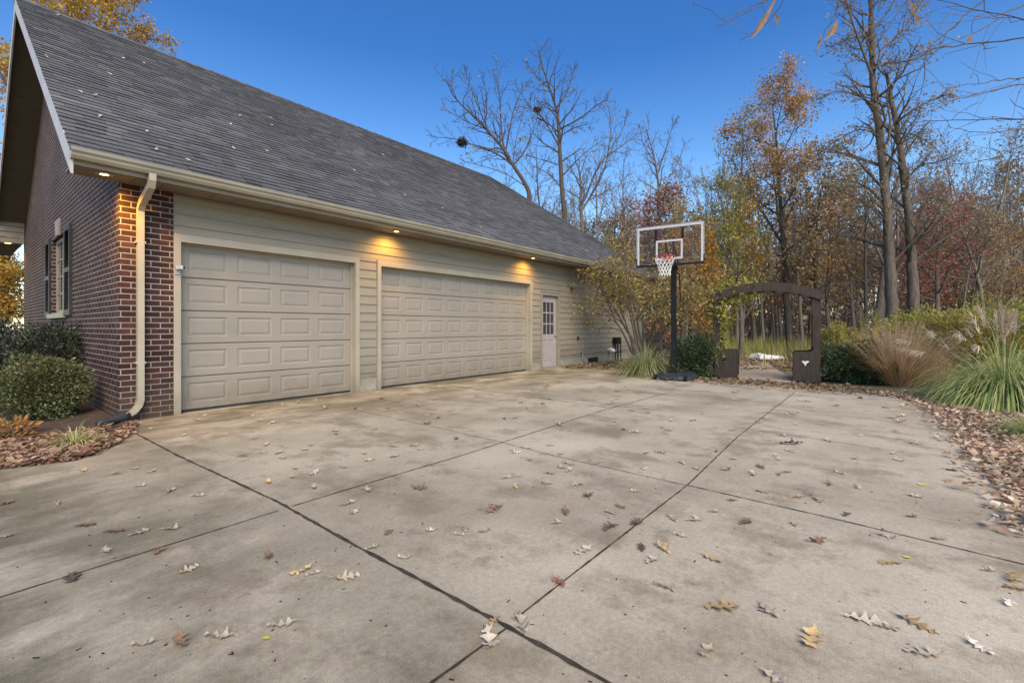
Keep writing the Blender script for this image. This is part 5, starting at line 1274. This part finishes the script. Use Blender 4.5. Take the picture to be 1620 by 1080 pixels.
# ---- tree beyond the right edge whose thin branches hang into view
def overhang():
    rg=random.Random(71); random.seed(71); b=W(9.8,5.6,-.1)
    t=thing('overhanging_tree','tree at the right edge whose thin bare branches hang overhead','tree',tuple(b),0,None,True)
    mb=MB(); mb.tube([Vector((0,0,-.3)),Vector((0,0,1.5)),Vector((.1,.1,3.6)),Vector((.1,0,6.5)),Vector((0,-.2,9))],[.24,.19,.17,.12,.05],9,False); mb.build('trunk',M['bark'],t,True)
    cf=dict(seg=[6,5,4],wig=[.06,.12,.2],up=[0,0,-.02],n=[9,6,4],start=[.2,.15,.1],ang=[35,38,40],ratio=[.4,.36,.5],last=2,sides=[5,3,3],rmin=.0022,taper=.3)
    def br(pix,d0,d1,r0,num,zst=4.0,root=True):
        pts=[P(x,y,d0+(d1-d0)*i/(len(pix)-1))-b for i,(x,y) in enumerate(pix)]
        if root: pts=[Vector((.05,0,zst))]+pts
        m=MB(); tips=[]; n=len(pts); S=[]
        for i in range(n-1):
            p0,p1,p2,p3=pts[max(i-1,0)],pts[i],pts[i+1],pts[min(i+2,n-1)]
            for k in range(5):
                q=k/5; S.append(.5*((2*p1)+(p2-p0)*q+(2*p0-5*p1+4*p2-p3)*q*q+(3*p1-p0-3*p2+p3)*q*q*q)+Vector((rg.gauss(0,.006),rg.gauss(0,.006),rg.gauss(0,.006))))
        S.append(pts[-1]); k=len(S); rad=[r0+(.0028-r0)*(i/(k-1))**.7 for i in range(k)]; ds=[(S[min(i+1,k-1)]-S[max(i-1,0)]).normalized() for i in range(k)]
        m.tube(S,rad,6,False); L=sum((S[i+1]-S[i]).length for i in range(k-1)); sprout(m,tips,S,rad,ds,min(L,1.9),1,cf,rg,.45,num)
        for p in tips[::5]: m.leaf(p,.022,.5)
        m.build('branch',M['bark_dark'],t)
    br([(1700,40),(1620,60),(1540,70),(1467,80),(1440,98)],5.2,4.8,.016,7,4.4); br([(1680,-60),(1557,0),(1510,42),(1467,80),(1461,130),(1447,167)],5.4,5.0,.015,6,5.0)
    br([(1720,-30),(1620,7),(1547,50),(1447,87)],5.0,4.7,.013,7,4.8); br([(1740,70),(1620,32),(1540,14),(1470,-4)],4.9,4.5,.012,6,4.7)
    br([(1720,118),(1620,123),(1560,130),(1492,139)],5.6,5.3,.012,7,4.1); br([(1720,128),(1620,134),(1560,146),(1492,162)],5.3,5.0,.012,7,4.0)
    br([(1720,190),(1620,188),(1530,190),(1430,194)],5.8,5.6,.018,9,3.6); br([(1740,200),(1620,204),(1560,210),(1500,200)],5.5,5.2,.012,7,3.5)
    br([(1740,230),(1640,225),(1570,250),(1505,262)],5.8,5.4,.012,8,3.4); br([(1740,300),(1650,285),(1590,290),(1520,300)],6.2,5.8,.011,8,3.1)
    br([(1640,-120),(1470,-90),(1330,-50),(1228,-8),(1190,14),(1135,42)],4.4,3.9,.014,9,5.6); br([(1600,-140),(1450,-90),(1345,-30),(1322,22),(1300,62)],4.3,4.0,.012,6,5.8); br([(1640,-90),(1540,-60),(1450,-20),(1438,10),(1446,34)],4.2,4.0,.010,5,5.4)
    def dead(p0,p1,d,w):
        m=MB(); a=P(*p0,d)-b; c=P(*p1,d)-b; L=c-a; side=W(1,0,0).normalized(); side=(side-L.normalized()*side.dot(L.normalized())).normalized(); n=9; nn=L.normalized().cross(side); k=0
        for i in range(n+1):
            q=i/n; ww=w*(math.sin(math.pi*min(1,q*.95+.03))**.7)*(1+.3*math.sin(7*q+p0[0])); c0=a+L*q+side*w*.5*math.sin(3*q); m.v+=[tuple(c0+side*ww+nn*ww*.5),tuple(c0),tuple(c0-side*ww*.7+nn*ww*.6)]
        for i in range(n):
            for j in range(2): z=3*i+j; m.f.append((z,z+1,z+4,z+3))
        m.build('dead_leaf',M['fl_brown'],t)
    dead((1228,-6),(1187,62),3.95,.024); dead((1222,18),(1230,42),3.95,.018); dead((1324,32),(1303,64),4.0,.026); dead((1298,54),(1292,78),4.0,.012); dead((1437,2),(1443,26),4.0,.02); dead((1443,20),(1452,42),4.0,.018); dead((1537,53),(1526,71),4.7,.022); dead((1369,38),(1366,52),4.4,.014); dead((1455,68),(1458,84),4.8,.016); dead((1400,55),(1396,74),4.4,.013)
overhang()
nest(P(731,225,31),.72,'dark nest on the low left limb of the leaning bare tree'); nest(P(850,174,32),.55,'dark nest high in the tallest bare tree')

# ================================================================== LIGHT, SKY, CAMERA
sc=bpy.context.scene
w=bpy.data.worlds.new('World'); sc.world=w; w.use_nodes=True; nt=w.node_tree; N=nt.nodes; L=nt.links
bg=N['Background']; sky=N.new('ShaderNodeTexSky'); sky.sky_type='NISHITA'; sky.sun_disc=False
SUN_EL=R(43); SUN_AZ=R(215)         # azimuth clockwise from +Y
sky.sun_elevation=SUN_EL; sky.sun_rotation=SUN_AZ; sky.altitude=200; sky.air_density=1.0; sky.dust_density=.3; sky.ozone_density=2.2
hs=N.new('ShaderNodeHueSaturation'); hs.inputs['Saturation'].default_value=SKY_SAT; hs.inputs['Value'].default_value=1.0
L.new(sky.outputs[0],hs.inputs['Color'])
tc=N.new('ShaderNodeTexCoord'); sp=N.new('ShaderNodeSeparateXYZ'); L.new(tc.outputs['Generated'],sp.inputs[0])
gr=ramp(N,[(.08,(1.25,1.15,1.03)),(.50,(.38,.59,.80))]); L.new(sp.outputs['Z'],gr.inputs['Fac'])      # paler towards the treeline
L.new(mix(N,L,hs.outputs[0],gr.outputs['Color'],1.0,'MULTIPLY'),bg.inputs['Color']); bg.inputs['Strength'].default_value=SKY_STR
sd_=bpy.data.lights.new('sun','SUN'); sd_.energy=SUN_STR; sd_.angle=R(42); sd_.color=(1,.885,.70)
so_=bpy.data.objects.new('sun',sd_); C.objects.link(so_)
dirv=Vector((math.sin(SUN_AZ)*math.cos(SUN_EL),math.cos(SUN_AZ)*math.cos(SUN_EL),math.sin(SUN_EL)))
so_.rotation_euler=dirv.to_track_quat('Z','Y').to_euler(); so_.location=(0,0,30)
cam=bpy.data.cameras.new('camera'); co_=bpy.data.objects.new('camera',cam); C.objects.link(co_); sc.camera=co_
co_.location=(0,0,CAMH); co_.rotation_euler=(R(90),0,-math.atan2(UY,UX)); cam.sensor_width=36; cam.lens=36*F/1620; cam.shift_y=-23/1620; cam.clip_start=.05; cam.clip_end=2000
sc.view_settings.view_transform='Standard'; sc.view_settings.look='None'; sc.view_settings.exposure=0; sc.view_settings.gamma=1
sc.render.engine='CYCLES'; sc.cycles.use_denoising=True; sc.cycles.max_bounces=8; sc.cycles.transparent_max_bounces=16
